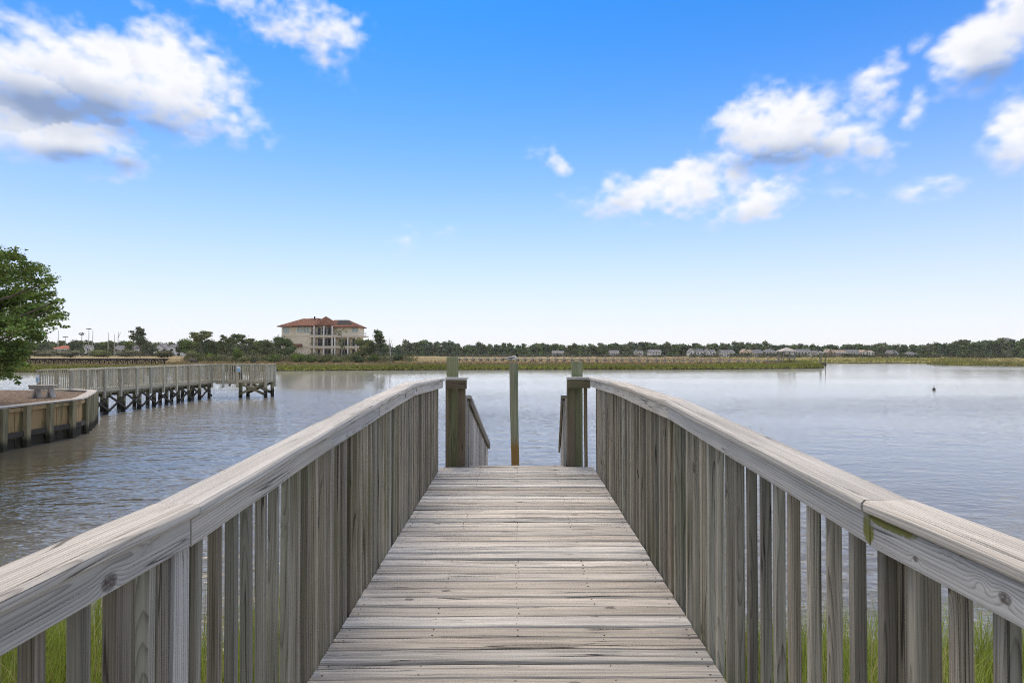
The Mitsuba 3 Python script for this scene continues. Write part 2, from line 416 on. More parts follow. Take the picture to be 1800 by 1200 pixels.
def land_col(P, s, r):
    q = np.stack([P[:, 0] * .022, P[:, 1] * .13, 0 * P[:, 0]], -1)
    n1, n2 = meshkit.fbm(q, 4, 3), meshkit.fbm(q * 3.1 + 9, 3, 4)
    green, olive, tan, rust = np.array([.235, .255, .066]), np.array([.215, .205, .095]), np.array([.310, .258, .165]), np.array([.265, .195, .125])
    w = np.clip((s - 4.5 + (n1 - .5) * 14) / 5, 0, 1)[:, None]
    c = green * (1 - w) + (olive * (1 - np.clip((n2 - .3) * 3, 0, 1))[:, None] + rust * np.clip((n2 - .3) * 3, 0, 1)[:, None]) * w
    w2 = np.clip((s - 62 + (n1 - .5) * 60) / 26, 0, 1)[:, None]
    ol = np.clip((n1 - .46) * 5, 0, 1)[:, None]
    c = c * (1 - w2) + (tan * (1 - .65 * ol) + olive * .65 * ol) * (.85 + .4 * n2[:, None]) * w2
    right = np.clip((P[:, 0] - 62) / 12, 0, 1)[:, None] * np.clip(1 - (n1 - .45) * 4, 0, 1)[:, None]
    c = c * (1 - .75 * right) + np.array([.290, .280, .110]) * .75 * right
    return c * (.8 + .4 * n2[:, None]) * r


az = np.linspace(math.radians(-58), math.radians(58), 560)
rad = np.concatenate([np.linspace(74, 160, 190), np.geomspace(161, 850, 90)])
A, R = np.meshgrid(az, rad, indexing='ij')
P = np.stack([(np.tan(A) * R).ravel(), R.ravel()], -1)
s = inland(P)
z = land_z(P, s)
n = len(rad)
i, j = np.meshgrid(np.arange(len(az) - 1), np.arange(n - 1), indexing='ij')
a = (i * n + j).ravel()
f = np.vstack([np.stack([a, a + n, a + n + 1], 1), np.stack([a, a + n + 1, a + 1], 1)])
f = f[(s[f] > -6).any(1)]
col = land_col(P, s, 1.0)
col = np.where((z < .16)[:, None], np.array([.055, .042, .028]), col)
k = put('marsh', (np.column_stack([P, z]), f), 'land_color', smooth=True, color=col)
labels[k] = {'label': 'flat salt marsh with green edge and tan reeds across the water', 'category': 'marsh', 'kind': 'structure'}

# standing marsh grass, too many to count
NT = 150000
pxs = rng.uniform(-60, 1860, NT)
Ds = np.where(rng.random(NT) < .62, rng.uniform(84, 135, NT), rng.uniform(84, 330, NT))
P = np.stack([X_(pxs, Ds), Ds], -1)
s = inland(P)
keep = (s > .15) & ((s < 9) | ((s < 60) & (rng.random(len(s)) < .22)))
P, s = P[keep], s[keep]
zz = land_z(P, s)
hgt = rng.uniform(.28, .62, len(P)) * (1 + .15 * np.clip(s / 40, 0, 1))
n1 = meshkit.fbm(np.stack([P[:, 0] * .08, P[:, 1] * .2, 0 * P[:, 0]], -1), 3, 9)
hgt *= (.6 + .8 * n1) * np.where(s > 9, .5, .95)
th = rng.uniform(0, math.pi, len(P))
wd = rng.uniform(.06, .20, len(P)) * (1 + P[:, 1] / 300)
lean = rng.normal(0, .12, (len(P), 2))
base = np.column_stack([P, zz - .05])
dx = np.column_stack([np.cos(th) * wd, np.sin(th) * wd, 0 * th])
tip = base + np.column_stack([lean[:, 0], lean[:, 1], hgt])
V = np.stack([base - dx, base + dx, tip + dx * .25, tip - dx * .45], 1).reshape(-1, 3)
q = np.arange(len(P)) * 4
f = np.vstack([np.stack([q, q + 1, q + 2], 1), np.stack([q, q + 2, q + 3], 1)])
col = np.repeat(land_col(P, s, rng.uniform(.84, 1.2, (len(P), 1))), 4, 0)
k = put('marsh_grass', (V, f), 'grass_color', color=col)
labels[k] = {'label': 'cordgrass and tan reeds standing all over the salt marsh', 'category': 'grass', 'kind': 'stuff'}


# ------------------------------------------------------------------ trees
def blob_core(c, r, seed):
    m = trimesh.creation.icosphere(subdivisions=1)
    v = np.array(m.vertices)
    v = v * (.62 + .3 * meshkit.noise(v * 1.7 + seed, 2))[:, None]
    return v * r + c, np.array(m.faces)


def leaves(clumps, per, size, g, flat=.0, shell=.72):
    """leaf triangles in ellipsoidal clumps (cx,cy,cz,rx,ry,rz)"""
    C = np.asarray(clumps, float)
    vol = (C[:, 3] * C[:, 4] * C[:, 5]) ** (2 / 3)
    cnt = np.maximum(6, (per * vol).astype(int))
    idx = np.repeat(np.arange(len(C)), cnt)
    d = g.normal(size=(len(idx), 3)); d /= np.linalg.norm(d, axis=1, keepdims=True)
    r = shell + (1.12 - shell) * g.random(len(idx)) ** .8
    nn = meshkit.noise(d * 2.1 + idx[:, None] * 3.3, 3)
    c = C[idx, :3] + d * C[idx, 3:] * (r * (.72 + .5 * nn))[:, None]
    a = g.normal(size=(len(idx), 3)); a /= np.linalg.norm(a, axis=1, keepdims=True)
    b = np.cross(a, g.normal(size=(len(idx), 3))); b /= np.linalg.norm(b, axis=1, keepdims=True)
    if flat: a[:, 2] *= 1 - flat; b[:, 2] *= 1 - flat
    sz = size * g.uniform(.55, 1.35, (len(idx), 1))
    V = np.stack([c - a * sz * .5, c + a * sz * .5, c + b * sz * .9], 1).reshape(-1, 3)
    return V, np.arange(len(V)).reshape(-1, 3), idx


def clump_crown(kind, x, y, z0, H, W, g):
    """clump list of a tree standing at x, y, z0 with height H and crown width W"""
    out = []
    if kind == 'round':
        for _ in range(9):
            t = g.uniform(.32, .92)
            rr = W / 2 * (1 - abs(t - .55) * 1.1)
            th, q = g.uniform(0, 2 * math.pi), g.uniform(.1, .75)
            s = W * g.uniform(.20, .32)
            out.append((x + math.cos(th) * rr * q, y + math.sin(th) * rr * q, z0 + H * t, s, s, s * .72))
    elif kind == 'pine':
        for i in range(13):
            t = .42 + .58 * (i + .5) / 13
            rr = W / 2 * (1.05 - .75 * (t - .42) / .58)
            th, q = i * 2.4 + g.uniform(-.4, .4), g.uniform(.25, .85)
            s = W * g.uniform(.13, .22)
            out.append((x + math.cos(th) * rr * q, y + math.sin(th) * rr * q, z0 + H * t - s * .4, s, s, s * .62))
    elif kind == 'flat':
        for i in range(11):
            t = g.uniform(.62, .95)
            q = g.uniform(-.5, .5)
            s = W * g.uniform(.12, .2)
            out.append((x + q * W * .85, y + g.uniform(-.3, .3) * W, z0 + H * (t - .12 * abs(q)), s * 1.35, s, s * .55))
    elif kind == 'bush':
        for i in range(7):
            th, q = g.uniform(0, 2 * math.pi), g.uniform(0, .62)
            s = W * g.uniform(.2, .3)
            out.append((x + math.cos(th) * W / 2 * q, y + math.sin(th) * W / 2 * q, z0 + H * g.uniform(.3, .62), s, s, H * g.uniform(.26, .4)))
    elif kind == 'airy':
        for i in range(14):
            t = g.uniform(.4, .96)
            th, q = g.uniform(0, 2 * math.pi), g.uniform(.1, .95)
            s = W * g.uniform(.06, .11)
            out.append((x + math.cos(th) * W / 2 * q, y + math.sin(th) * W / 2 * q, z0 + H * t, s, s, s * .6))
    return out


def limbs(clumps, x, y, z0, H, r0, lean=0.):
    """trunk and one limb to each clump"""
    mb = MB()
    top = max(c[2] for c in clumps)
    ax = lambda t: np.array([x + lean * t * t, y, z0 + (top - z0) * t])
    v, f, uv = tube([ax(t) for t in (-.02, .25, .5, .75, 1)], [r0, r0 * .8, r0 * .62, r0 * .42, r0 * .15], 7, .2)
    tr = (v, f, uv)
    for c in clumps:
        e = np.array(c[:3]); t = np.clip((e[2] - z0) / (top - z0) - .18, .15, .92)
        p = ax(t)
        v, f, uv = tube([p, (p + e) / 2 + [0, 0, -.02 * H], e], [r0 * .33, r0 * .22, r0 * .08], 5)
        mb.add(v, f, uv)
    return tr, mb


def tree(name, label, cat, kind, px, top, base, D, wpx, col, leaf=.32, per=70, group=None, core=True, bark='bark', seed=0):
    g = np.random.default_rng(1000 + seed)
    x, z0, H, W = X_(px, D), Z_(base, D), (base - top) / 1100 * D, wpx / 1100 * D
    t = thing(name, label, cat, group)
    cl = clump_crown(kind, x, D, z0, H, W, g)
    tips = max(c[2] + c[5] for c in cl)
    V, F, idx = leaves(cl, per, leaf, g)
    tone = g.uniform(.72, 1.3, len(cl))[idx] * g.uniform(.7, 1.3, len(idx))
    cc = np.repeat(np.asarray(col) * tone[:, None] * g.uniform(.9, 1.1, (len(idx), 3)), 3, 0)
    mb = MB().add(V, F, c=cc)
    if core:
        for i, c in enumerate(cl):
            v, f = blob_core(np.array(c[:3]), np.array(c[3:]), seed + i)
            mb.add(v, f, c=np.asarray(col) * .9)
    mb.put('crown' if cat != 'shrub' else 'foliage', 'far_leaf_color', t, color=True, uv=False)
    if kind != 'bush':
        tr, lm = limbs(cl, x, D, z0 - .4, H, max(.07, H * .018), 0)
        put('trunk', tr[:2], bark, t, smooth=True)
        lm.put('limb', bark, t, uv=False, kind='stuff')
    return t


PINE, OAK, DARK, LIME, GREY, OLIVE = (.110, .145, .060), (.118, .165, .048), (.080, .110, .052), (.200, .270, .050), (.180, .185, .120), (.175, .195, .080)
TREES = [
    ('wood_tree', 'dense dark tree against the right end of the villa, beside the cone-shaped pine', 'tree', 'round', 649, 597, 635, 146, 28, PINE, .24, 31),  # name, label, category, kind, px, top, base, D, width px, colour, leaf, seed
    ('tall_pine', 'tall twin-topped pine rising above the wood left of the scrub, before white houses', 'tree', 'pine', 243, 574, 627, 190, 34, DARK, .30, 1),
    ('pine_tree', 'slim flat-headed pine standing close to the left of the twin-topped pine', 'tree', 'flat', 231, 577, 626, 195, 20, DARK, .28, 2),
    ('scrub_pine', 'broad ragged pine with open tufted crown, first of the scrub left of the villa', 'tree', 'flat', 352, 580, 632, 150, 46, OLIVE, .24, 3),
    ('scrub_pine', 'dense dark green round tree at the foot of the ragged pine left of the villa', 'tree', 'round', 370, 596, 633, 152, 40, PINE, .24, 4),
    ('scrub_pine', 'narrow pine with rounded top midway between the ragged and the windswept pines', 'tree', 'pine', 391, 588, 631, 151, 24, PINE, .24, 5),
    ('windswept_pine', 'flat-topped windswept pine leaning right at the end of the scrub', 'tree', 'flat', 419, 584, 629, 148, 44, PINE, .24, 6),
    ('villa_pine', 'gnarled cedar with bare grey limbs before the villa\'s left corner', 'tree', 'round', 500, 588, 637, 140, 38, PINE, .22, 7),
    ('thin_tree', 'thin airy tree with see-through crown before the villa\'s right balconies', 'tree', 'airy', 600, 576, 636, 142, 40, OLIVE, .20, 8),
    ('villa_tree', 'bushy olive tree covering the right end of the villa', 'tree', 'round', 634, 592, 637, 140, 34, OLIVE, .22, 9),
    ('cone_pine', 'cone-shaped dark pine standing clear to the right of the villa', 'tree', 'pine', 664, 579, 634, 142, 42, PINE, .24, 10),
    ('wood_tree', 'dark tree behind the narrow hedge left of the gnarled cedar', 'tree', 'round', 470, 599, 632, 165, 34, PINE, .26, 12),
    ('wood_tree', 'round green tree on the left edge of the scrub beside the white gabled house', 'tree', 'round', 328, 600, 630, 170, 36, OAK, .26, 13),
]
for nm, lb, ct, kd, px, tp, bs, D, w, c, lf, sd in TREES:
    tree(nm, lb, ct, kd, px, tp, bs, D, w, c, lf, per=130 if kd != 'airy' else 420, core=kd != 'airy', seed=sd, bark='pale_bark' if nm in ('villa_pine', 'thin_tree') else 'bark')
BACK = ['dark round-headed tree at the very left of the wood edge, beside the oak', 'second tree from the oak along the far left wood edge', 'tree showing above the left half of the red roof', 'pine showing above the right half of the red roof',
        'first tree in the gap between the red-roofed and grey-roofed houses', 'second tree in that gap, touching the grey-roofed house', 'pine behind the grey-roofed house and the floodlight pole', 'tree right beside the grey-roofed house, beyond its right wall',
        'tree just left of the first pale dead trunk', 'pine behind the pale dead trunk and its twin neighbours', 'tree showing above the pale half-hidden house', 'dark tree behind the slim flat-headed pine',
        'tree just right of the tall twin-topped pine', 'pine standing left of the white gabled house', 'tree showing above the left gable of the white house', 'pine showing above the right end of the white gabled house',
        'tree behind the pale scrub thicket, right of the white gabled house', 'tree behind the round green tree on the scrub\'s left edge', 'pine top directly left of the ragged pine', 'tree directly behind the dense round tree under the ragged pine',
        'dark tree just left of the narrow rounded pine', 'pine in the gap between the narrow and windswept pines', 'tree just right of the windswept pine', 'second tree right of the windswept pine', 'pine left of the dark tree behind the hedge', 'tree between the villa\'s gnarled cedar and the dark tree left of it']
for i in range(26):       # trees among the far left houses and along the back of the scrub
    px = [66, 78, 92, 104, 128, 133, 150, 172, 182, 191, 208, 226, 252, 262, 280, 300, 312, 330, 342, 360, 384, 402, 436, 448, 460, 488][i]
    q = np.random.default_rng(300 + i)
    behind = i in (2, 3, 6, 10, 14, 15)
    tree('back_tree', BACK[i], 'tree', 'round' if i % 3 else 'pine', px, 598 + q.uniform(-1, 4), 628, 254 if behind else 226, 22 + q.uniform(-4, 6), [PINE, DARK, OAK][i % 3], .45, per=55, seed=300 + i)
SHRUBS = [
    ('bright lime green bush standing alone in front of the scrub pines', 366, 618, 635, 136, 15, LIME),
    ('fresh green rounded bush below the windswept pine', 418, 609, 630, 138, 28, (.130, .190, .042)),
    ('low dark bush on the reeds under the windswept pine', 444, 627, 638, 128, 17, DARK),
    ('low olive bush left of the low dark bush on the reeds', 426, 627, 638, 129, 18, OLIVE),
    ('olive bush at the left foot of the scrub near the dark mound', 340, 612, 632, 140, 34, OLIVE),
    ('green bush at the foot of the gnarled cedar, to its left', 480, 620, 638, 134, 28, OAK),
    ('bright green bush below the blank left wall of the villa', 522, 619, 638, 132, 28, (.130, .190, .042)),
    ('mid green bush under the villa\'s lowest porch', 545, 623, 638, 131, 28, OAK),
    ('pale olive bush below the villa\'s left porch columns', 568, 626, 639, 130, 26, (.12, .135, .05)),
    ('dry olive bush below the villa\'s middle porch columns', 590, 626, 639, 130, 24, OLIVE),
    ('dark palmetto bush at the right end of the villa\'s shrubbery', 627, 621, 637, 131, 26, DARK),
    ('pale green bush between the dark palmetto and the cone-shaped pine', 657, 622, 635, 132, 22, (.085, .12, .035)),
    ('dark rounded shrub to the right of the white dead tree', 702, 620, 635, 132, 28, DARK),
    ('grey-green thicket far left beyond the pier', 70, 612, 628, 160, 50, GREY),
    ('grey scrub thicket before the red-roofed house', 118, 613, 628, 165, 50, GREY),
    ('olive thicket between the far left houses', 175, 613, 628, 165, 56, OLIVE),
    ('grey-green thicket at the foot of the twin-topped pine', 222, 613, 628, 160, 50, GREY),
    ('pale scrub thicket before the white gabled house', 290, 614, 630, 155, 44, (.12, .125, .07)),
]
for i, (lb, px, tp, bs, D, w, c) in enumerate(SHRUBS):
    tree('shrub', lb, 'shrub', 'bush', px, tp, bs, D, w, c, .20, per=170, seed=60 + i)

# undergrowth round the villa and along the scrub, one tangled mass
g = np.random.default_rng(15)
mb = MB()
for px in np.arange(325, 725, 2.6):
    for row in range(2):
        p, D = px + g.uniform(-4, 4), 137 + row * 9 + g.uniform(-4, 4)
        h_, w_ = g.uniform(.5, 1.25) * (1.25 if 470 < px < 640 else 1) * (1 + .35 * row), g.uniform(.7, 1.7)
        cl = [(X_(p, D) + g.uniform(-.9, .9), D + g.uniform(-.5, .5), .75 + h_ * g.uniform(.2, .7), w_ * .55, w_ * .5, h_ * .42) for _ in range(3)]
        V, F, idx = leaves(cl, 110, .21, g)
        base = np.array([(.150, .180, .070), (.115, .160, .052), (.200, .205, .105), (.135, .170, .060), (.240, .215, .130)][g.integers(5)])
        mb.add(V, F, c=np.repeat(base * g.uniform(.75, 1.25, (len(idx), 1)), 3, 0))
k = mb.put('undergrowth', 'far_leaf_color', color=True, uv=False)
labels[k] = {'label': 'tangled green undergrowth round the villa and the scrub pines', 'category': 'undergrowth', 'kind': 'stuff'}

# the far wood
TOPX = [-80, 0, 60, 130, 200, 330, 450, 560, 690, 735, 780, 820, 860, 900, 950, 1000, 1060, 1130, 1200, 1290, 1340, 1400, 1450, 1500, 1560, 1620, 1660, 1690, 1720, 1760, 1800, 1900]
TOPY = [597, 598, 599, 601, 602, 602, 602, 603, 604, 598, 600, 605, 603, 606, 604, 602, 603, 601, 604, 601, 603, 605, 605, 604.5, 605.5, 605, 601, 595, 600, 596, 594, 594]
DX, DD = [-80, 330, 500, 690, 760, 1600, 1670, 1900], [262, 264, 268, 272, 275, 275, 256, 246]
g = np.random.default_rng(5)
mb = MB()
px = -80.
wood_tr = MB()
while px < 1900:
    for row in range(2):
        p = px + g.uniform(-3, 3)
        D = np.interp(p, DX, DD) + row * 9 + g.uniform(-3, 3)
        top = np.interp(p, TOPX, TOPY) + (g.normal(0, 1.8) if row else abs(g.normal(.4, 2.6)) - .8)
        H = Z_(top, D) - .6
        W = g.uniform(2.9, 5.4)
        kind = 'pine' if g.random() < .45 else 'round'
        cl = clump_crown(kind, X_(p, D), D, .4 if kind == 'round' else -.8, H, W, g)
        cl += [(X_(p, D) + g.uniform(-1.5, 1.5), D - g.uniform(0, 2), .5 + H * .2, W * .36, W * .34, H * .25)]
        base = np.array([(.098, .140, .068), (.120, .170, .068), (.145, .170, .095), (.105, .150, .092)][g.integers(4)]) * g.uniform(.8, 1.25)
        V, F, idx = leaves(cl, 42, .58, g)
        tone = g.uniform(.7, 1.3, len(cl))[idx] * g.uniform(.75, 1.25, len(idx))
        mb.add(V, F, c=np.repeat(base * tone[:, None], 3, 0))
        for i, c in enumerate(cl):
            v, f = blob_core(np.array(c[:3]), np.array(c[3:]), i + int(px))
            mb.add(v, f, c=base)
    px += 5.2
for q in np.arange(50, 1900, 7.0):      # low scrub at the foot of the wood, in front of the houses
    if g.random() < .25: continue
    p, D = q + g.uniform(-4, 4), np.interp(q, DX, DD) - 30 + g.uniform(-4, 4)
    h_, w_ = g.uniform(.6, 1.5), g.uniform(1.0, 2.6)
    cl = [(X_(p, D) + g.uniform(-1, 1), D + g.uniform(-.5, .5), .55 + h_ * .4, w_ * .7, w_ * .5, h_ * .6) for _ in range(3)]
    V, F, idx = leaves(cl, 60, .42, g)
    base = np.array([(.115, .135, .075), (.085, .115, .060), (.150, .150, .095)][g.integers(3)])
    mb.add(V, F, c=np.repeat(base * g.uniform(.75, 1.25, (len(idx), 1)), 3, 0))
k = mb.put('wood', 'far_leaf_color', color=True, uv=False)
labels[k] = {'label': 'far belt of pines and oaks behind the marsh along the horizon', 'category': 'wood', 'kind': 'stuff'}

# ------------------------------------------------------------------ villa
M['stucco'] = plain((.78, .71, .55), .9, .05, .3)
M['stucco_light'] = plain((.66, .60, .49), .9, .04, .3)
M['trim_white'] = plain((.72, .70, .66), .7, .06, 2)


def tiles(p, n, uv):
    a = fbm(p.x * 1.1, p.y * 1.1, p.z * 2.0, 3)
    r = noise(p.x * 5.0, p.z * 6.0, p.y * 5.0)
    return c3(a, (.205, .088, .055), (.135, .060, .040)) * (.75 + .5 * r)


M['roof_tile'] = {'type': 'principled', 'base_color': proc(tiles), 'roughness': .85, 'specular': .2}
M['grey_roof'] = plain((.17, .175, .19), .9, .2, 1.5)
M['tan_roof'] = plain((.33, .27, .22), .9, .2, 1.5)
M['red_roof'] = plain((.42, .13, .08), .9, .2, 1.5)
M['shutter'] = plain((.40, .50, .46), .6, .06, 2)
M['window_glass'] = {'type': 'principled', 'base_color': {'type': 'rgb', 'value': [.035, .042, .05]}, 'roughness': .08, 'specular': .6}
M['dark_glass'] = {'type': 'principled', 'base_color': {'type': 'rgb', 'value': [.016, .016, .018]}, 'roughness': .15, 'specular': .5}
M['solar'] = {'type': 'principled', 'base_color': {'type': 'rgb', 'value': [.035, .038, .05]}, 'roughness': .7, 'specular': .08}
M['iron'] = plain((.05, .05, .05), .6, 0)
M['white_paint'] = plain((.74, .74, .73), .7, .05, 2)
M['grey_paint'] = plain((.47, .48, .49), .7, .06, 2)
M['tan_paint'] = plain((.46, .36, .29), .8, .06, 2)
M['cream_paint'] = plain((.68, .60, .42), .8, .06, 2)
M['blue_sign'] = plain((.32, .55, .72), .6, .06, 8)
M['sign_white'] = plain((.78, .80, .82), .6, .03, 8)


def hip(x0, x1, y0, y1, z0, z1, rx0, rx1, ry=None, th=.22):
    """hip roof with eaves at z0, ridge rx0..rx1 at z1, and a fascia below the eaves"""
    ry = (y0 + y1) / 2 if ry is None else ry
    v = [(x0, y0, z0), (x1, y0, z0), (x1, y1, z0), (x0, y1, z0), (rx0, ry, z1), (rx1, ry, z1), (x0, y0, z0 - th), (x1, y0, z0 - th), (x1, y1, z0 - th), (x0, y1, z0 - th)]
    f = [(0, 1, 5), (0, 5, 4), (1, 2, 5), (2, 3, 4), (2, 4, 5), (3, 0, 4)]
    for a, b in ((0, 1), (1, 2), (2, 3), (3, 0)): f += [(a, b + 6 if b else 6, b), (a, a + 6, b + 6 if b else 6)]
    f += [(6, 8, 7), (6, 9, 8)]
    return np.array(v, float), np.array(f)


HD = 165.0
hs = HD / 1100                                   # metres per photo pixel at the villa's front
hx = lambda c: (470 + c / 7.2 - 909) * hs         # from the survey of the facade
hz = lambda c: 3 + (616 - 540 - c / 7.2) * hs
t = thing('villa', 'large cream three storey villa with red tiled roof and stacked white porches across the marsh', 'house')


def hb(name, m, c0, c1, y0, y1, t0, t1, parent=t, label=None):
    return put(name, bx(hx(c0), hx(c1), y0, y1, hz(t1), hz(t0))[:2], m, parent, label=label)


Yf = HD
W = hb('wall', 'stucco', 160, 352, Yf + .6, Yf + 13, 232, 665)
W2 = hb('wall', 'stucco', 352, 545, Yf, Yf + 13, 232, 665)
W3 = hb('wall', 'stucco', 545, 868, Yf + 1.8, Yf + 13, 232, 665)
W4 = hb('wall', 'stucco', 868, 1150, Yf + .3, Yf + 6, 240, 382)
W5 = hb('wall', 'stucco', 868, 1135, Yf + 2.4, Yf + 6, 382, 665)
for a, b, y in ((158, 350, Yf + .52), (350, 547, Yf - .08)):
    for z in (357, 497): hb('string_course', 'stucco_light', a, b, y, y + .3, z, z + 15)
# roof
ro = put('roof', hip(hx(112), hx(560), Yf - .2, Yf + 14, hz(236), hz(124), hx(330), hx(560))[0:2], 'roof_tile', t)
put('roof', hip(hx(318), hx(600), Yf - 1.0, Yf + 12, hz(230), hz(122), hx(455), hx(560))[0:2], 'roof_tile', t)
put('roof', hip(hx(760), hx(1178), Yf - .6, Yf + 6.6, hz(246), hz(152), hx(800), hx(985))[0:2], 'roof_tile', t)
th = np.radians(np.arange(0, 360, 45) + 22.5)
cx, rr = hx(702), (hx(905) - hx(500)) / 2
ring = [(cx + rr * math.cos(a), Yf + 2.2 + rr * .72 * math.sin(a), hz(222)) for a in th]
v = np.array(ring + [(x, y, z - .22) for x, y, z in ring] + [(cx, Yf + 2.2, hz(106)), (cx, Yf + 2.2, hz(232))])
f = []
for i in range(8):
    j = (i + 1) % 8
    f += [(i, j, 16), (i, i + 8, j + 8), (i, j + 8, j), (i + 8, 17, j + 8)]
put('roof', (v, np.array(f)), 'roof_tile', t, label='octagonal red tiled roof over the middle porch')
hb('roof_deck', 'grey_roof', 520, 655, Yf + 5.5, Yf + 9, 130, 236)
ch = hb('chimney', 'iron', 519, 532, Yf + 4.0, Yf + 4.4, 104, 170)
# solar panels lie on the right roof's front slope
y0r, z0r, y1r, z1r = Yf - .6, hz(246), (Yf - .6 + Yf + 6.6) / 2, hz(152)
for i in range(4):
    for j in range(2):
        a0, a1 = .34 + j * .30, .34 + j * .30 + .28
        if i == 3 and j == 1: continue
        xs0, xs1 = hx(855) + i * 1.02, hx(855) + i * 1.02 + .98
        q = lambda x, a, o: (x, y0r + (y1r - y0r) * a - .03 * o, z0r + (z1r - z0r) * a + .07 * o)
        v = np.array([q(xs0, a0, 1), q(xs1, a0, 1), q(xs1, a1, 1), q(xs0, a1, 1), q(xs0, a0, .2), q(xs1, a0, .2), q(xs1, a1, .2), q(xs0, a1, .2)])
        put('solar_panel', (v, np.array([[0, 1, 2], [0, 2, 3], [0, 4, 5], [0, 5, 1], [1, 5, 6], [1, 6, 2], [2, 6, 7], [2, 7, 3], [3, 7, 4], [3, 4, 0]])), 'solar', t)


def window(parent, x0, x1, y, z0, z1, m='window_glass', frame='trim_white', fw=.09, mull=0):
    mb = MB()
    for a in ((x0 - fw, x1 + fw, y - .07, y + .02, z1, z1 + fw), (x0 - fw, x1 + fw, y - .10, y + .02, z0 - fw, z0), (x0 - fw, x0, y - .07, y + .02, z0, z1), (x1, x1 + fw, y - .07, y + .02, z0, z1)):
        mb.add(*bx(*a))
    for i in range(mull):
        xm = x0 + (x1 - x0) * (i + 1) / (mull + 1)
        mb.add(*bx(xm - .04, xm + .04, y - .06, y + .01, z0, z1))
    w = mb.put('window', frame, parent, uv=False)
    put('pane', bx(x0, x1, y - .03, y + .015, z0, z1)[:2], m, w)
    return w


for c0, c1, y in ((182, 202, Yf + .6), (207, 228, Yf + .6), (233, 254, Yf + .6), (368, 398, Yf), (410, 438, Yf), (450, 480, Yf), (491, 522, Yf), (1068, 1098, Yf + .3), (1104, 1132, Yf + .3)):
    window(t, hx(c0), hx(c1), y, hz(326 if c0 < 300 else 315), hz(255 if c0 < 300 else 246), 'shutter')
# porches: slabs, columns, rails, dark doors
for z0, z1, a, b in ((352, 378, 536, 1165), (490, 515, 536, 1165)):
    hb('porch_slab', 'stucco_light', a, b, Yf - 1.1, Yf + 2.3, z0, z1)
hb('porch_slab', 'stucco_light', 536, 1180, Yf - 1.1, Yf + 2.3, 632, 662)
hb('balcony', 'stucco_light', 1152, 1222, Yf + 2.0, Yf + 5, 360, 378)
for c in (1158, 1174, 1190, 1205, 1217): hb('balcony_post', 'white_paint', c, c + 4, Yf + 2.02, Yf + 2.1, 322, 360)
hb('balcony_rail', 'white_paint', 1154, 1222, Yf + 1.98, Yf + 2.12, 318, 323)
for c in (597, 720, 826):
    hb('column', 'trim_white', c - 8, c + 8, Yf - 1.0, Yf - .65, 236, 352)
for z0, z1 in ((378, 490), (515, 632)):
    for c in (597, 720, 826, 860, 1024, 1130): hb('column', 'trim_white', c - 8, c + 8, Yf - 1.0, Yf - .65, z0, z1)
for z1 in (352, 490, 632):
    for a, b in ((540, 589), (605, 712), (728, 818)) + (() if z1 == 352 else ((868, 1016), (1032, 1122))):
        mb = MB()
        mb.add(*bx(hx(a), hx(b), Yf - .9, Yf - .82, hz(z1 - 40), hz(z1 - 44)))
        mb.add(*bx(hx(a), hx(b), Yf - .9, Yf - .82, hz(z1 - 5), hz(z1 - 8)))
        for x in np.arange(hx(a) + .1, hx(b) - .05, .16): mb.add(*bx(x - .015, x + .015, Yf - .88, Yf - .84, hz(z1 - 5), hz(z1 - 41)))
        mb.put('porch_railing', 'iron', t, uv=False)
for c0, c1, z0, z1, yw in ((605, 640, 252, 350, 1.8), (662, 712, 255, 350, 1.8), (730, 795, 255, 350, 1.8), (606, 660, 395, 488, 1.8), (680, 770, 392, 490, 1.8), (782, 816, 392, 490, 1.8), (606, 632, 534, 630, 1.8), (680, 770, 530, 630, 1.8), (784, 816, 530, 630, 1.8), (880, 1005, 398, 488, 2.4), (1040, 1120, 400, 488, 2.4), (880, 1005, 535, 630, 2.4), (1040, 1110, 535, 630, 2.4)):
    window(t, hx(c0), hx(c1), Yf + yw, hz(z1), hz(z0), 'dark_glass', mull=1 if c1 - c0 > 45 else 0)
aw = put('awning', hip(hx(300), hx(440), Yf - 1.6, Yf + .2, hz(488), hz(462), hx(320), hx(430), Yf)[0:2], 'roof_tile', t, label='small red tiled porch roof on the left wall')


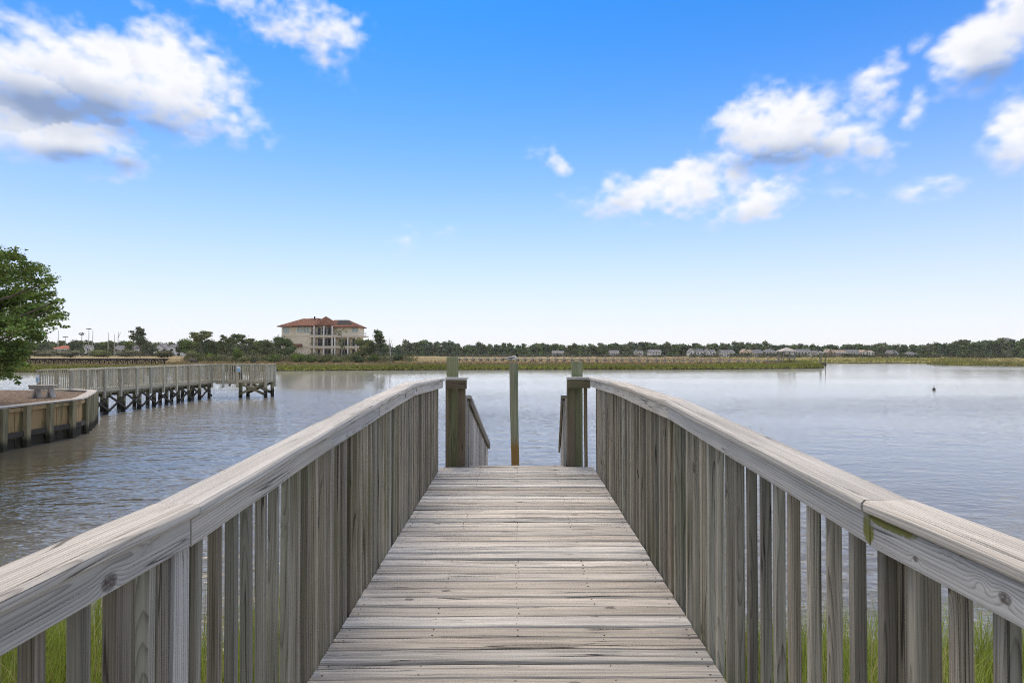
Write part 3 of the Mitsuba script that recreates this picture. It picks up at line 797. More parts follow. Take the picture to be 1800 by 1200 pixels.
# ------------------------------------------------------------------ far houses
def house(label, p0, p1, top, eave, base, D, wall, roof, shape, group, wins=3, storeys=2):
    x0, x1 = X_(p0, D), X_(p1, D)
    zt, ze, zb = Z_(top, D), Z_(eave, D), min(Z_(base, D), .6)
    t = thing('house', label, 'house', group)
    dp = max(4.0, (x1 - x0) * .55)
    put('wall', bx(x0, x1, D, D + dp, zb, ze)[:2], wall, t)
    o = .35
    if shape == 'hip':
        r = put('roof', hip(x0 - o, x1 + o, D - o, D + dp + o, ze, zt, x0 + (x1 - x0) * .3, x0 + (x1 - x0) * .7), roof, t)
    elif shape == 'side':     # ridge along the front
        r = put('roof', hip(x0 - o, x1 + o, D - o, D + dp + o, ze, zt, x0 - o + .01, x1 + o - .01), roof, t)
    else:                     # gable to the front over one half, long ridge behind
        xm = x0 + (x1 - x0) * .42
        r = put('roof', hip(xm - .2, x1 + o, D + .8, D + dp + o, ze, zt - .15, xm, x1 + o - .01), roof, t)
        xc = (x0 + xm) / 2
        v = np.array([(x0, D - .4, ze), (xm, D - .4, ze), (xc, D - .4, zt - .2), (x0, D - .38, zb + (ze - zb) * .1), (xm, D - .38, zb + (ze - zb) * .1), (x0, D + 3, ze), (xm, D + 3, ze), (xc, D + 3, zt - .2), (x0, D + 3, zb), (xm, D + 3, zb)], float)
        put('gable_wall', (v, np.array([[0, 1, 2], [3, 4, 1], [3, 1, 0], [5, 7, 6], [8, 6, 9], [8, 5, 6], [3, 0, 5], [3, 5, 8], [1, 4, 9], [1, 9, 6]])), wall, t)
        e = .3
        v = np.array([(x0 - e, D - .7, ze - .15), (xc, D - .7, zt + .1), (xm + e, D - .7, ze - .15), (x0 - e, D + 4, ze - .15), (xc, D + 4, zt + .1), (xm + e, D + 4, ze - .15)] + [(x0 - e, D - .7, ze - .35), (xc, D - .7, zt - .1), (xm + e, D - .7, ze - .35), (x0 - e, D + 4, ze - .35), (xc, D + 4, zt - .1), (xm + e, D + 4, ze - .35)])
        put('gable_roof', (v, np.array([[0, 1, 4], [0, 4, 3], [1, 2, 5], [1, 5, 4], [6, 10, 7], [6, 9, 10], [7, 11, 8], [7, 10, 11], [0, 6, 7], [0, 7, 1], [1, 7, 8], [1, 8, 2], [0, 3, 9], [0, 9, 6], [2, 8, 11], [2, 11, 5]])), roof, t)
    yw = D - (.38 if shape == 'gable' else 0)
    for st in range(storeys):
        z0 = zb + (ze - zb) * (st + .3) / storeys; z1 = zb + (ze - zb) * (st + .78) / storeys
        for i in range(wins):
            xa = x0 + (x1 - x0) * (i + .28) / wins; xb = x0 + (x1 - x0) * (i + .68) / wins
            yy = D if shape != 'gable' or xa > x0 + (x1 - x0) * .42 else yw
            put('window', bx(xa, xb, yy - .06, yy + .02, z0, z1)[:2], 'dark_glass', t)
    if shape != 'gable': put('eave_trim', bx(x0 - .3, x1 + .3, D - .36, D - .30, ze - .4, ze - .15)[:2], 'white_paint', t)
    return t


GL, GR = 'houses in the wood beyond the left end of the marsh', 'waterfront houses at the edge of the far wood'
house('house with a wide red roof at the far left beyond the marsh', 87, 124, 607, 612.5, 627, 242, 'grey_paint', 'red_roof', 'hip', GL)
house('grey-roofed white house with front gable next to the red-roofed house', 134, 170, 606, 611.5, 627, 242, 'white_paint', 'grey_roof', 'gable', GL)
house('pale house half hidden behind trees left of the twin-topped pine', 197, 232, 607, 612, 627, 242, 'white_paint', 'grey_roof', 'side', GL)
house('white house with bright front gable left of the scrub pines', 268, 318, 604.5, 611.5, 627, 240, 'white_paint', 'grey_roof', 'gable', GL, 4)
for lb, p0, p1, top, eave, wl, rf, sh, n in (
    ('small white house alone in the trees just right of the gull', 972, 990, 616, 619.5, 'grey_paint', 'grey_roof', 'side', 3),
    ('little grey house directly above the right dock piling', 1073, 1087, 615.5, 619.5, 'grey_paint', 'grey_roof', 'side', 3),
    ('white house with dark roof, left of a twin pair right of the dock', 1117, 1130, 615.5, 619, 'white_paint', 'grey_roof', 'gable', 3),
    ('white house with many dark windows, right of the twin pair', 1141, 1161, 614.5, 618, 'white_paint', 'grey_roof', 'side', 4),
    ('large white house with tall grey roof and side gable', 1211, 1236, 612.5, 618.5, 'white_paint', 'grey_roof', 'gable', 4),
    ('white gabled house touching the right side of the tall grey-roofed house', 1240, 1257, 613.5, 618.5, 'white_paint', 'grey_roof', 'gable', 3),
    ('long low white house with dark ground floor, mid wood', 1267, 1289, 615, 618.5, 'white_paint', 'grey_roof', 'side', 5),
    ('cream yellow house with steep pale roof', 1305, 1323, 613.5, 618.5, 'cream_paint', 'tan_roof', 'gable', 3),
    ('dark blue-grey roofed house beside the cream one', 1324, 1338, 614.5, 619, 'grey_paint', 'grey_roof', 'side', 3),
    ('pale house with hipped grey roof left of the pavilion', 1345, 1363, 613.5, 618, 'grey_paint', 'grey_roof', 'hip', 3),
    ('bright white house showing through under the pavilion roof', 1385, 1396, 615, 618, 'white_paint', 'grey_roof', 'side', 3),
    ('big white two storey house right of the pavilion', 1400, 1423, 613.5, 617.5, 'white_paint', 'grey_roof', 'side', 4),
    ('small white house behind the two tall float piles', 1431, 1446, 616.5, 619.5, 'white_paint', 'grey_roof', 'gable', 3),
    ('brown-roofed tan house, first of the tan pair', 1453, 1466, 614, 619, 'tan_paint', 'tan_roof', 'gable', 3),
    ('wide brown tan house, second of the tan pair', 1467, 1484, 615, 619, 'tan_paint', 'tan_roof', 'side', 4),
    ('white house right of the tan pair', 1487, 1506, 614.5, 618.5, 'white_paint', 'grey_roof', 'side', 4),
    ('white house with stepped roof, last bright one of the row', 1512, 1534, 615, 619, 'white_paint', 'tan_roof', 'gable', 4),
    ('pale house hidden deep in trees right of the row', 1563, 1576, 615.5, 620, 'grey_paint', 'grey_roof', 'gable', 2),
    ('grey house low in the trees near the right woodland', 1594, 1607, 618, 622, 'grey_paint', 'grey_roof', 'hip', 2),
):
    house(lb, p0, p1, top, eave, 628, 258, wl, rf, sh, GR, n)
house('pale house roof peeking above the treetops at the right edge', 1760, 1778, 593.5, 597.5, 626, 262, 'grey_paint', 'grey_roof', 'hip', None, 3, 3)

# ------------------------------------------------------------------ tall poles, dead trees
for px, top, D, head, lb in ((97, 580, 210, 0, 'thin bare grey pole at the far left near the oak'), (110, 592, 215, 1, 'short light pole left of the dead trunks'), (151.5, 578, 220, 1, 'tall floodlight pole with crossbar of lamps'), (158.5, 580, 220, 0, 'bare pole right beside the floodlight pole'),
                             (186, 584, 205, 0, 'pale dead trunk standing left of the twin trunks'), (197, 587, 205, 0, 'pale dead trunk with broken top, left twin'), (203.5, 583, 205, 1, 'forked dead trunk, right twin'), (139, 586, 230, 2, 'lone tufted palm trunk above the white house')):
    nm = 'light_pole' if head == 1 and px < 180 else 'palm_tree' if head == 2 else 'dead_tree' if px > 180 else 'pole'
    t = thing(nm, lb, {'light_pole': 'light pole', 'palm_tree': 'palm tree', 'dead_tree': 'dead tree', 'pole': 'pole'}[nm])
    x = X_(px, D)
    v, f, uv = tube([(x, D, .4), (x + .05, D, (Z_(top, D) + .5) / 2), (x + .1, D, Z_(top, D))], [.14, .11, .07], 6)
    put('trunk' if nm != 'light_pole' else 'mast', (v, f), 'pale_bark' if nm != 'palm_tree' else 'bark', t)
    zt = Z_(top, D)
    if nm == 'light_pole':
        put('crossbar', bx(x - .8, x + 1.0, D - .06, D + .06, zt - .12, zt)[:2], 'iron', t)
        for a in (-.7, -.2, .3, .8): put('lamp', bx(x + a - .12, x + a + .14, D - .25, D + .1, zt + .01, zt + .2)[:2], 'grey_paint', t)
    elif head == 1:
        v, f, uv = tube([(x + .05, D, zt - 2), (x + .7, D, zt - .6), (x + .9, D, zt + .1)], [.09, .06, .03], 5)
        put('branch', (v, f), 'pale_bark', t)
    elif head == 2:
        V, F, idx = leaves([(x, D, zt - .1, .9, .9, .5)], 220, .3, np.random.default_rng(3))
        put('crown', (V, F), 'far_leaf_color', t, color=np.tile([.04, .055, .03], (len(V), 1)))
t = thing('dead_tree', 'white bare dead tree standing right of the cone-shaped pine', 'dead tree')
x, D = X_(685.5, 138), 138
v, f, uv = tube([(x, D, .2), (x + .1, D, 2), (x - .1, D, 4), (x - .2, D, Z_(594, D))], [.2, .15, .10, .04], 7, .3)
put('trunk', (v, f), 'pale_bark', t)
for a, b, h0, h1 in ((.9, .2, 1.2, 2.3), (-.8, 0, .9, 1.9), (.7, 0, 3.2, 4.6), (-.7, .1, 3.6, 5.2), (.45, 0, 4.2, 5.6), (1.2, 0, .8, 1.4)):
    v, f, uv = tube([(x, D, h0), (x + a * .6, D + b, h0 + (h1 - h0) * .5), (x + a, D + b, h1)], [.08, .05, .02], 5)
    put('branch', (v, f), 'pale_bark', t)
# tufted crown of that tree's living neighbour is the cone-shaped pine; a dark mound lies before the scrub
t = thing('driftwood_mound', 'dark mound of driftwood on the tan reeds below the scrub pines', 'driftwood')
m = trimesh.creation.icosphere(subdivisions=3)
vv = np.array(m.vertices); vv = vv * (.7 + .6 * meshkit.fbm(vv * 2.2 + 3, 3))[:, None] * [.85, .7, .75]
put('log_pile', (vv + [X_(338, 128), 128, .55], m.faces), 'dark_wood', t)


# ------------------------------------------------------------------ marsh boardwalks and pavilion
def boardwalk(name, label, x0, x1, y0, y1, zd, n, wood_, width=1.3, post_top=1.0, bent='plain'):
    t = thing(name, label, 'boardwalk')
    p0, p1 = np.array([x0, y0, zd]), np.array([x1, y1, zd])
    a = (p1 - p0) / np.linalg.norm(p1 - p0); nrm = np.array([-a[1], a[0], 0])
    L = np.linalg.norm(p1 - p0)
    put_board('deck', wood_, t, p0, p1, nrm, width, .14, ch=0)
    for s in (-1, 1):
        if post_top: put_board('handrail', wood_, t, p0 + nrm * s * width / 2 + [0, 0, post_top], p1 + nrm * s * width / 2 + [0, 0, post_top], nrm, .05, .04, ch=0)
    for i in range(n):
        q = p0 + a * L * (i + .5) / n
        for s in (-1, 1):
            b = q + nrm * s * (width / 2 - .08)
            put_board('post', wood_, t, b * [1, 1, 0] + [0, 0, -.3], b * [1, 1, 0] + [0, 0, zd + (post_top or -.05)], a, .13 if not post_top else .09, .13, ch=0)
        if bent == 'wide':
            for sgn in (-1, 1):
                put_board('knee_brace', wood_, t, q - nrm * .6 + a * sgn * 1.1 + [0, 0, -.12], q - nrm * .6 + a * sgn * .25 - [0, 0, .65], nrm, .16, .14, ch=0)
        put_board('crossbeam', wood_, t, q - nrm * width * .62 - [0, 0, .22], q + nrm * width * .62 - [0, 0, .22], [0, 0, 1], .28, .5 if bent == 'plain' else .9, ch=0)
    return t


BD = 127.0
boardwalk('marsh_boardwalk', 'long thin boardwalk on posts over the tan marsh leading to the pavilion', X_(800, 150), X_(1374, BD), 150, BD, 1.02, 39, 'old_wood', 1.2, .95)
boardwalk('marsh_boardwalk', 'dark low boardwalk on trapezoid supports at the far left of the marsh', X_(30, 118), X_(292, 118), 120, 118, 1.42, 15, 'dark_wood', 1.3, 0, 'wide')
t = thing('pavilion', 'small open pavilion with grey pyramid roof at the boardwalk\'s end', 'pavilion')
px0, px1 = X_(1375, BD), X_(1394, BD)
for x in (px0, px1):
    for y in (BD - .2, BD + 2.2): put_board('post', 'old_wood', t, (x, y, -.3), (x, y, 2.92), (1, 0, 0), .13, .13, ch=0)
put('roof', hip(X_(1371.5, BD), X_(1398, BD), BD - .7, BD + 2.8, 2.92, 3.62, X_(1384, BD), X_(1386, BD), th=.14), 'grey_plank', t)
put('floor', bx(px0 - .2, px1 + .2, BD - .4, BD + 2.4, 1.45, 1.60)[:2], 'old_wood', t)
for z in (1.95, 2.3): put_board('rail', 'old_wood', t, (X_(1386, BD), BD - .32, z - .25), (px1 + .1, BD - .32, z - .25), (0, 0, 1), .12, .05, ch=0)
for i in range(6): put('step', bx(X_(1379, BD) + i * .10, X_(1386, BD) + i * .0 + .1, BD - .6 - i * .22, BD - .4 - i * .22, 1.35 - i * .2, 1.42 - i * .2)[:2], 'dark_wood', t)
t = thing('float_dock', 'low floating dock held by two tall posts off the marsh tip', 'dock')
put('deck', bx(X_(1420, 125), X_(1448, 125), 124.4, 126.4, .08, .42)[:2], 'dark_wood', t)
for px, yy, tp in ((1439, 124.2, 619), (1448.5, 124.2, 618.5), (1441, 126.6, 619)):
    v, f, uv = tube([(X_(px, yy), yy, -.5), (X_(px, yy), yy, Z_(tp, yy))], .10, 8)
    put('pile', (v, f), 'pier_pile', t)
    v, f, uv = tube([(X_(px, yy), yy, Z_(tp, yy)), (X_(px, yy), yy, Z_(tp - 2.2, yy))], [.14, .02], 8)
    put('pile_cap', (v, f), 'white_paint', t)
put_board('walkway', 'old_wood', t, (X_(1394, 127), 126.5, .75), (X_(1424, 125), 125.6, .48), (0, 1, 0), 1.0, .12, ch=0)
for px in (1369, 1372):
    t = thing('marker_post', f'white-capped post just left of the pavilion, {"left" if px == 1369 else "right"} of two', 'post')
    v, f, uv = tube([(X_(px, 124), 124, -.2), (X_(px, 124), 124, Z_(619, 124))], .07, 8)
    put('post', (v, f), 'pier_pile', t)
    v, f, uv = tube([(X_(px, 124), 124, Z_(619, 124)), (X_(px, 124), 124, Z_(617.3, 124))], [.10, .02], 8)
    put('cap', (v, f), 'white_paint', t)
t = thing('float_buoy', 'tiny dark buoy floating alone on the open water at right', 'buoy')
m = trimesh.creation.icosphere(subdivisions=2, radius=.11); m.apply_translation((X_(1637, 48), 48, .06))
put('float', (m.vertices, m.faces), 'iron', t, smooth=True)
m = trimesh.creation.cylinder(radius=.02, height=.22, sections=8); m.apply_translation((X_(1637, 48), 48, .22))
put('stick', (m.vertices, m.faces), 'iron', t)

# ------------------------------------------------------------------ left bank: mulch, seawall, bench, oak
bank = [(-15.45, -6), (-15.45, 21.8), (-15.75, 22.5), (-16.15, 23.2), (-16.7, 24.2), (-17.2, 25.1), (-17.9, 26.2), (-19.3, 26.9), (-21.2, 27.4), (-40, 28), (-80, 30), (-80, -6)]
m = trimesh.creation.extrude_polygon(Polygon(bank), 1.0, engine='earcut')
m.apply_translation((0, 0, .26))
m = m.subdivide_to_size(2.0)
k = put('mulch_bed', (m.vertices, m.faces), 'mulch_soil', uv=np.asarray(m.vertices)[:, :2])
labels[k] = {'label': 'brown wood mulch ground behind the seawall at left', 'category': 'ground', 'kind': 'structure'}
t = thing('seawall', 'weathered timber seawall with square posts and grey cap, edging the mulch bank', 'seawall')
line = np.array(bank[:9])
line = np.vstack([[line[0]], line[1:]])
seg = np.linalg.norm(np.diff(line, axis=0), axis=1)
cum = np.concatenate([[0], np.cumsum(seg)])


def along(s):
    i = int(np.clip(np.searchsorted(cum, s) - 1, 0, len(seg) - 1))
    d = (line[i + 1] - line[i]) / seg[i]
    return line[i] + d * (s - cum[i]), d, np.array([d[1], -d[0]])


s = 15.5
nb = 0
while s < cum[-1] - .3:
    p, d, nr = along(s + .15)
    w = .30
    o = nr * (.03 + .012 * (nb % 2))
    c = p + o
    zt = 1.17 + .01 * random.random()
    put_board('sheet_board', 'wall_board', t, (c[0], c[1], -.8), (c[0], c[1], zt), (d[0], d[1], 0), .285, .05, ch=.006)
    s += .29; nb += 1
for i in range(len(line) - 1):
    a, b = line[i], line[i + 1]
    if i == 0: a = np.array([line[0][0], 14.0])
    d = (b - a) / np.linalg.norm(b - a); nr = np.array([d[1], -d[0]])
    e = .06
    pa, pb = a - d * e * (i > 0), b + d * e
    put_board('cap_board', 'grey_plank', t, (*(pa + nr * .02), 1.30 + .002 * i), (*(pb + nr * .02), 1.302 + .002 * i), (nr[0], nr[1], 0), .34, .05, ch=.006)
    put_board('wale', 'dark_wood', t, (*(pa + nr * .11), .42), (*(pb + nr * .11), .421), (nr[0], nr[1], 0), .10, .16, ch=.006)
    put_board('upper_wale', 'wall_board', t, (*(pa + nr * .10), 1.19), (*(pb + nr * .10), 1.191), (nr[0], nr[1], 0), .09, .13, ch=.006)
PY = [(-15.25, 17.6), (-15.25, 18.5), (-15.25, 19.4), (-15.25, 20.35), (-15.25, 21.4), (-15.62, 22.6), (-16.05, 23.4), (-16.5, 24.2), (-16.85, 24.8), (-17.25, 25.5), (-17.6, 26.05)]
for x, y in PY:
    put_board('post', 'wall_post', t, (x - .02, y, -.9), (x - .02, y, 1.25 + random.random() * .05), (1, 0, 0), .16, .17, ch=.012)

t = thing('bench', 'short grey plank bench with splayed legs on the mulch by the seawall', 'bench')
bx0, by0, bz = X_(52, 23), 23.0, 1.262
for i in range(3): put_board('seat_plank', 'grey_plank', t, (bx0 + .0, by0 - .14 + i * .15, bz + .45), (bx0 + .86, by0 - .05 + i * .15, bz + .45), (0, 1, 0), .14, .045, ch=.006)
put_board('apron', 'grey_plank', t, (bx0 + .03, by0 - .19, bz + .375), (bx0 + .86, by0 - .10, bz + .375), (0, 0, 1), .10, .035, ch=.004)
for xx in (.17, .66):
    for sgn in (-1, 1):
        put_board('leg', 'grey_plank', t, (bx0 + xx + sgn * .11, by0 + .05 * xx + .02, bz - .02), (bx0 + xx - sgn * .02, by0 + .05 * xx + .02, bz + .40), (0, 1, 0), .22, .05, ch=.005)

# the oak on the bank
t = thing('oak_tree', 'leafy green oak overhanging the bank at the left edge', 'tree')
g = np.random.default_rng(77)
ox, oy = -17.9, 20.4
cl = []
OC = [(-40, 470, 60), (10, 470, 42), (25, 450, 26), (50, 485, 34), (70, 500, 24), (85, 520, 26), (97, 527, 16), (105, 548, 14), (90, 560, 24), (100, 572, 14), (60, 545, 40), (25, 520, 50), (-30, 530, 70), (0, 575, 52), (42, 590, 30), (68, 578, 24), (5, 620, 40), (-30, 620, 50), (25, 640, 22), (15, 665, 14), (28, 672, 9), (-10, 655, 26), (-60, 580, 70), (-90, 520, 60), (-70, 640, 40), (30, 610, 24), (-40, 440, 34), (-80, 470, 40), (5, 445, 24), (55, 520, 30), (80, 545, 26)]
for px, py, r in OC:
    D = oy + g.uniform(-1.6, 1.6) * (1 if r > 20 else .4)
    n_ = 3 if r < 18 else 6 if r < 35 else 11
    for q in range(n_):
        d = g.normal(size=3); d = d / np.linalg.norm(d) * g.uniform(.25, .95) * r
        rr = r * g.uniform(.26, .48) * D / 1100
        cl.append((X_(px + d[0], D), D + d[1] * D / 1100 * 1.2, Z_(py + d[2] * .8, D), rr * 1.35, rr * 1.25, rr * .62))
C = np.array(cl)
V, F, idx = leaves(C, 1900, .098, g, flat=.35, shell=.25)
tw = np.clip((C[:, 2] - 2) / 5, 0, 1)
tone = (g.uniform(.62, 1.4, len(C)))[idx] * g.uniform(.6, 1.45, len(idx))
base = np.array([.175, .255, .072]) * tone[:, None] * np.column_stack([g.uniform(.85, 1.25, len(idx)), np.ones(len(idx)), g.uniform(.8, 1.2, len(idx))])
put('crown', (V, F), 'leaf_color', t, color=np.repeat(base, 3, 0))
tr, lm = limbs([c for c, o in zip(cl, range(len(cl))) if o % 9 == 0], ox, oy, 1.2, 5, .17)
put('trunk', tr[:2], 'bark', t, smooth=True)
lm.put('limb', 'bark', t, uv=False, kind='stuff')

# ------------------------------------------------------------------ fishing pier on the left
t = thing('fishing_pier', 'long weathered fishing pier with picket railings and cross-braced piles at left', 'pier')
PZ, RT = 1.12, 2.16
X1, X0 = -19.35, -20.6          # water side and land side of the walkway
pz = lambda y: 1.26 - .012 * (y - 27)


def pier_rail(parts, pts, posts, name='railing', label=None):
    r = key_(f'{t}__{name}')
    if label: labels[r] = {'label': label}
    mb = MB()
    for (a, b) in zip(pts[:-1], pts[1:]):
        a, b = np.array(a, float), np.array(b, float)
        L = np.linalg.norm(b - a); d = (b - a) / L
        n_ = int(L / .135)
        for i in range(n_):
            q = a + (b - a) * (i + .5) / n_
            mb.add(*board((*q, pz(q[1]) - .12), (*q, RT - .03 - .004 * (q[1] - 27)), (*d, 0), .075, .020, ch=0))
        put_board('top_rail', 'pier_wood', r, (*a, RT - .004 * (a[1] - 27)), (*b, RT - .004 * (b[1] - 27)), (-d[1], d[0], 0), .15, .04, ch=0)
        put_board('bottom_rail', 'pier_wood', r, (*(a + np.array([d[1], -d[0]]) * .05), pz(a[1]) - .06), (*(b + np.array([d[1], -d[0]]) * .05), pz(b[1]) - .06), (0, 0, 1), .16, .04, ch=0)
    for q in posts:
        put_board('post', 'pier_wood', r, (*q, pz(q[1]) - .45), (*q, RT - .02 - .004 * (q[1] - 27)), (1, 0, 0), .11, .11, ch=0)
    mb.put('picket', 'pier_wood', r, kind='stuff')


ys = [26.9, 27.9, 29.1, 30.3, 31.6, 32.8, 34.0, 35.3, 36.6, 37.9, 39.4]
pier_rail(t, [(X1, 26.9), (X1, 39.5), (-16.0, 39.9)], [(X1 + .07, y) for y in ys] + [(-18.6, 39.5), (-17.75, 39.6), (-16.9, 39.7), (-16.05, 39.82)])
pier_rail(t, [(X0, 26.7), (X0, 41.2), (-16.0, 41.2), (-16.0, 39.95)], [(X0 - .07, y) for y in ys] + [(-19, 41.26), (-17.5, 41.26), (-16.0, 41.26)])
for i, y in enumerate(np.arange(26.7, 41.1, .15)):
    put_board('deck_plank', 'pier_wood', t, (X0 + .02, y + .07, pz(y) + .0), ((X1 if y < 39.9 else -16.06) - .02, y + .07, pz(y)), (0, 1, 0), .142, .04, ch=0)
for x in (X0 + .1, X1 - .1): put_board('stringer', 'pier_wood', t, (x, 26.6, pz(26.6) - .14), (x, 39.8, pz(39.8) - .14), (0, 0, 1), .20, .06, ch=0)
put_board('stringer', 'pier_wood', t, (X1, 40.05, pz(40) - .14), (-16.02, 40.05, pz(40) - .14), (0, 0, 1), .20, .06, ch=0)
bents = [28.2, 29.5, 30.8, 32.1, 33.4, 34.6, 35.8, 37.0, 38.2, 39.4]
for i, y in enumerate(bents):
    for x in (X1 - .10, X0 + .10):
        v, f, uv = tube([(x, y, -.8), (x, y, pz(y) - .24)], .100, 8, .15, i)
        put('pile', (v, f), 'pier_pile', t, smooth=40)
    put_board('pile_cap', 'pier_pile', t, (X0 - .05, y + .12, pz(y) - .32), (X1 + .05, y + .12, pz(y) - .32), (0, 0, 1), .2, .07, ch=0)
    if i < len(bents) - 1:
        y2 = bents[i + 1]
        put_board('cross_brace', 'dark_wood', t, (X1 + .03, y, .14), (X1 + .03, y2, .84), (0, 0, 1), .10, .045, ch=0)
        put_board('cross_brace', 'dark_wood', t, (X1 + .085, y, .84), (X1 + .085, y2, .14), (0, 0, 1), .10, .045, ch=0)
for x in (-17.72, -16.12):
    for y in (40.0, 41.1):
        v, f, uv = tube([(x, y, -.8), (x, y, pz(y) - .05)], .12, 8, .15, int(x * 7))
        put('pile', (v, f), 'pier_pile', t, smooth=40)
for y in (39.9, 41.2):
    put_board('cross_brace', 'wall_post', t, (-17.72, y - .15, .22), (-16.1, y - .15, .92), (0, 0, 1), .15, .05, ch=0)
    put_board('cross_brace', 'wall_post', t, (-17.72, y - .10, .92), (-16.1, y - .10, .22), (0, 0, 1), .15, .05, ch=0)
for lb, x, y, z0, w, h in (('small blue and white notice on the railing at the pier\'s landward end', X_(57, 26.6), 26.66, 1.62, .14, .36), ('light blue notice hung on the railing at the pier\'s far end', -17.75, 39.5, 1.66, .24, .34)):
    n_ = thing('notice_sign', lb, 'sign')
    put('board', bx(x, x + w, y - .03, y, z0, z0 + h)[:2], 'sign_white', n_)
    put('print', bx(x + .015, x + w - .015, y - .034, y - .0305, z0 + h * .08, z0 + h * .62)[:2], 'blue_sign', n_)
b = thing('bench', 'dark slatted bench with backrest behind the pier\'s far railing', 'bench')
for i in range(3): put_board('seat_slat', 'dark_wood', b, (-18.75, 40.45 + i * .13, pz(40) + .46), (-17.85, 40.45 + i * .13, pz(40) + .46), (0, 1, 0), .11, .04, ch=0)
for i in range(3): put_board('back_slat', 'dark_wood', b, (-18.75, 40.42, pz(40) + .58 + i * .13), (-17.85, 40.42, pz(40) + .58 + i * .13), (0, 0, 1), .11, .04, ch=0)
for x in (-18.65, -17.95):
    put_board('leg', 'dark_wood', b, (x, 40.44, pz(40)), (x, 40.40, pz(40) + .92), (1, 0, 0), .09, .07, ch=0)
    put_board('leg', 'dark_wood', b, (x, 40.74, pz(40)), (x, 40.74, pz(40) + .44), (1, 0, 0), .09, .07, ch=0)

# ------------------------------------------------------------------ the dock we stand on
dock = thing('wooden_dock', 'weathered grey plank dock with picket railings leading out to the water', 'dock')
dz = lambda y: 1.343 + .0104 * (y - 3.12)
nails = MB()
M['nail_head'] = plain((.10, .075, .06), .6, .3, 40)
y = -1.6
skew = .016
i = 0
while y < 8.60:
    w = .134 + .006 * random.random()
    gap = random.choice([.005, .007, .008, .010, .014])
    if y + w > 8.64: w = 8.64 - y
    sk = skew * min(1, max(0, (8.4 - y) / 3)) + random.uniform(-.004, .004)
    o = random.uniform(-.0035, .0035)
    ym = y + w / 2
    put_board('deck_plank', 'deck_wood', dock, (-1.047, ym - sk, dz(ym) - .02 + o), (1.047, ym + sk, dz(ym) - .02 + o + random.uniform(-.002, .002)), (0, 1, 0), w - .001, .04, ch=.008, nseg=26, warp=.0055)
    for x in (-.995, -.5, 0, .5, .995):
        for q in (-.038, .040):
            xx, yy, rr = x + random.uniform(-.012, .012), ym + q + sk * x / 1.05 + random.uniform(-.008, .008), random.uniform(.0042, .006)
            zt = dz(ym) + o + .0008
            a6 = np.arange(6) * math.pi / 3
            v = np.array([[xx + rr * math.cos(a), yy + rr * math.sin(a), zt] for a in a6] + [[xx + rr * math.cos(a), yy + rr * math.sin(a), zt - .006] for a in a6])
            nails.add(v, [[0, k_, k_ + 1] for k_ in range(1, 5)] + [[k_, k_ + 6, (k_ + 1) % 6 + 6] for k_ in range(6)] + [[k_, (k_ + 1) % 6 + 6, (k_ + 1) % 6] for k_ in range(6)])
    y += w + gap
    i += 1
nails.put('nail', 'nail_head', dock, uv=False, kind='stuff')
for x in (-1.02, 0, 1.02): put_board('joist', 'old_wood', dock, (x, -1.6, dz(-1.6) - .17), (x, 8.58, dz(8.58) - .17), (0, 0, 1), .235, .05, ch=.003)
for yy in (.2, 2.6, 5.0, 7.6):
    for x in (-.9, .9):
        v, f, uv = tube([(x, yy, -.9), (x, yy, dz(yy) - .3)], .10, 10, .1)
        put('support_pile', (v, f), 'pier_pile', dock)


def cap_z(prof, y): return float(np.interp(y, [p[0] for p in prof], [p[1] for p in prof]))


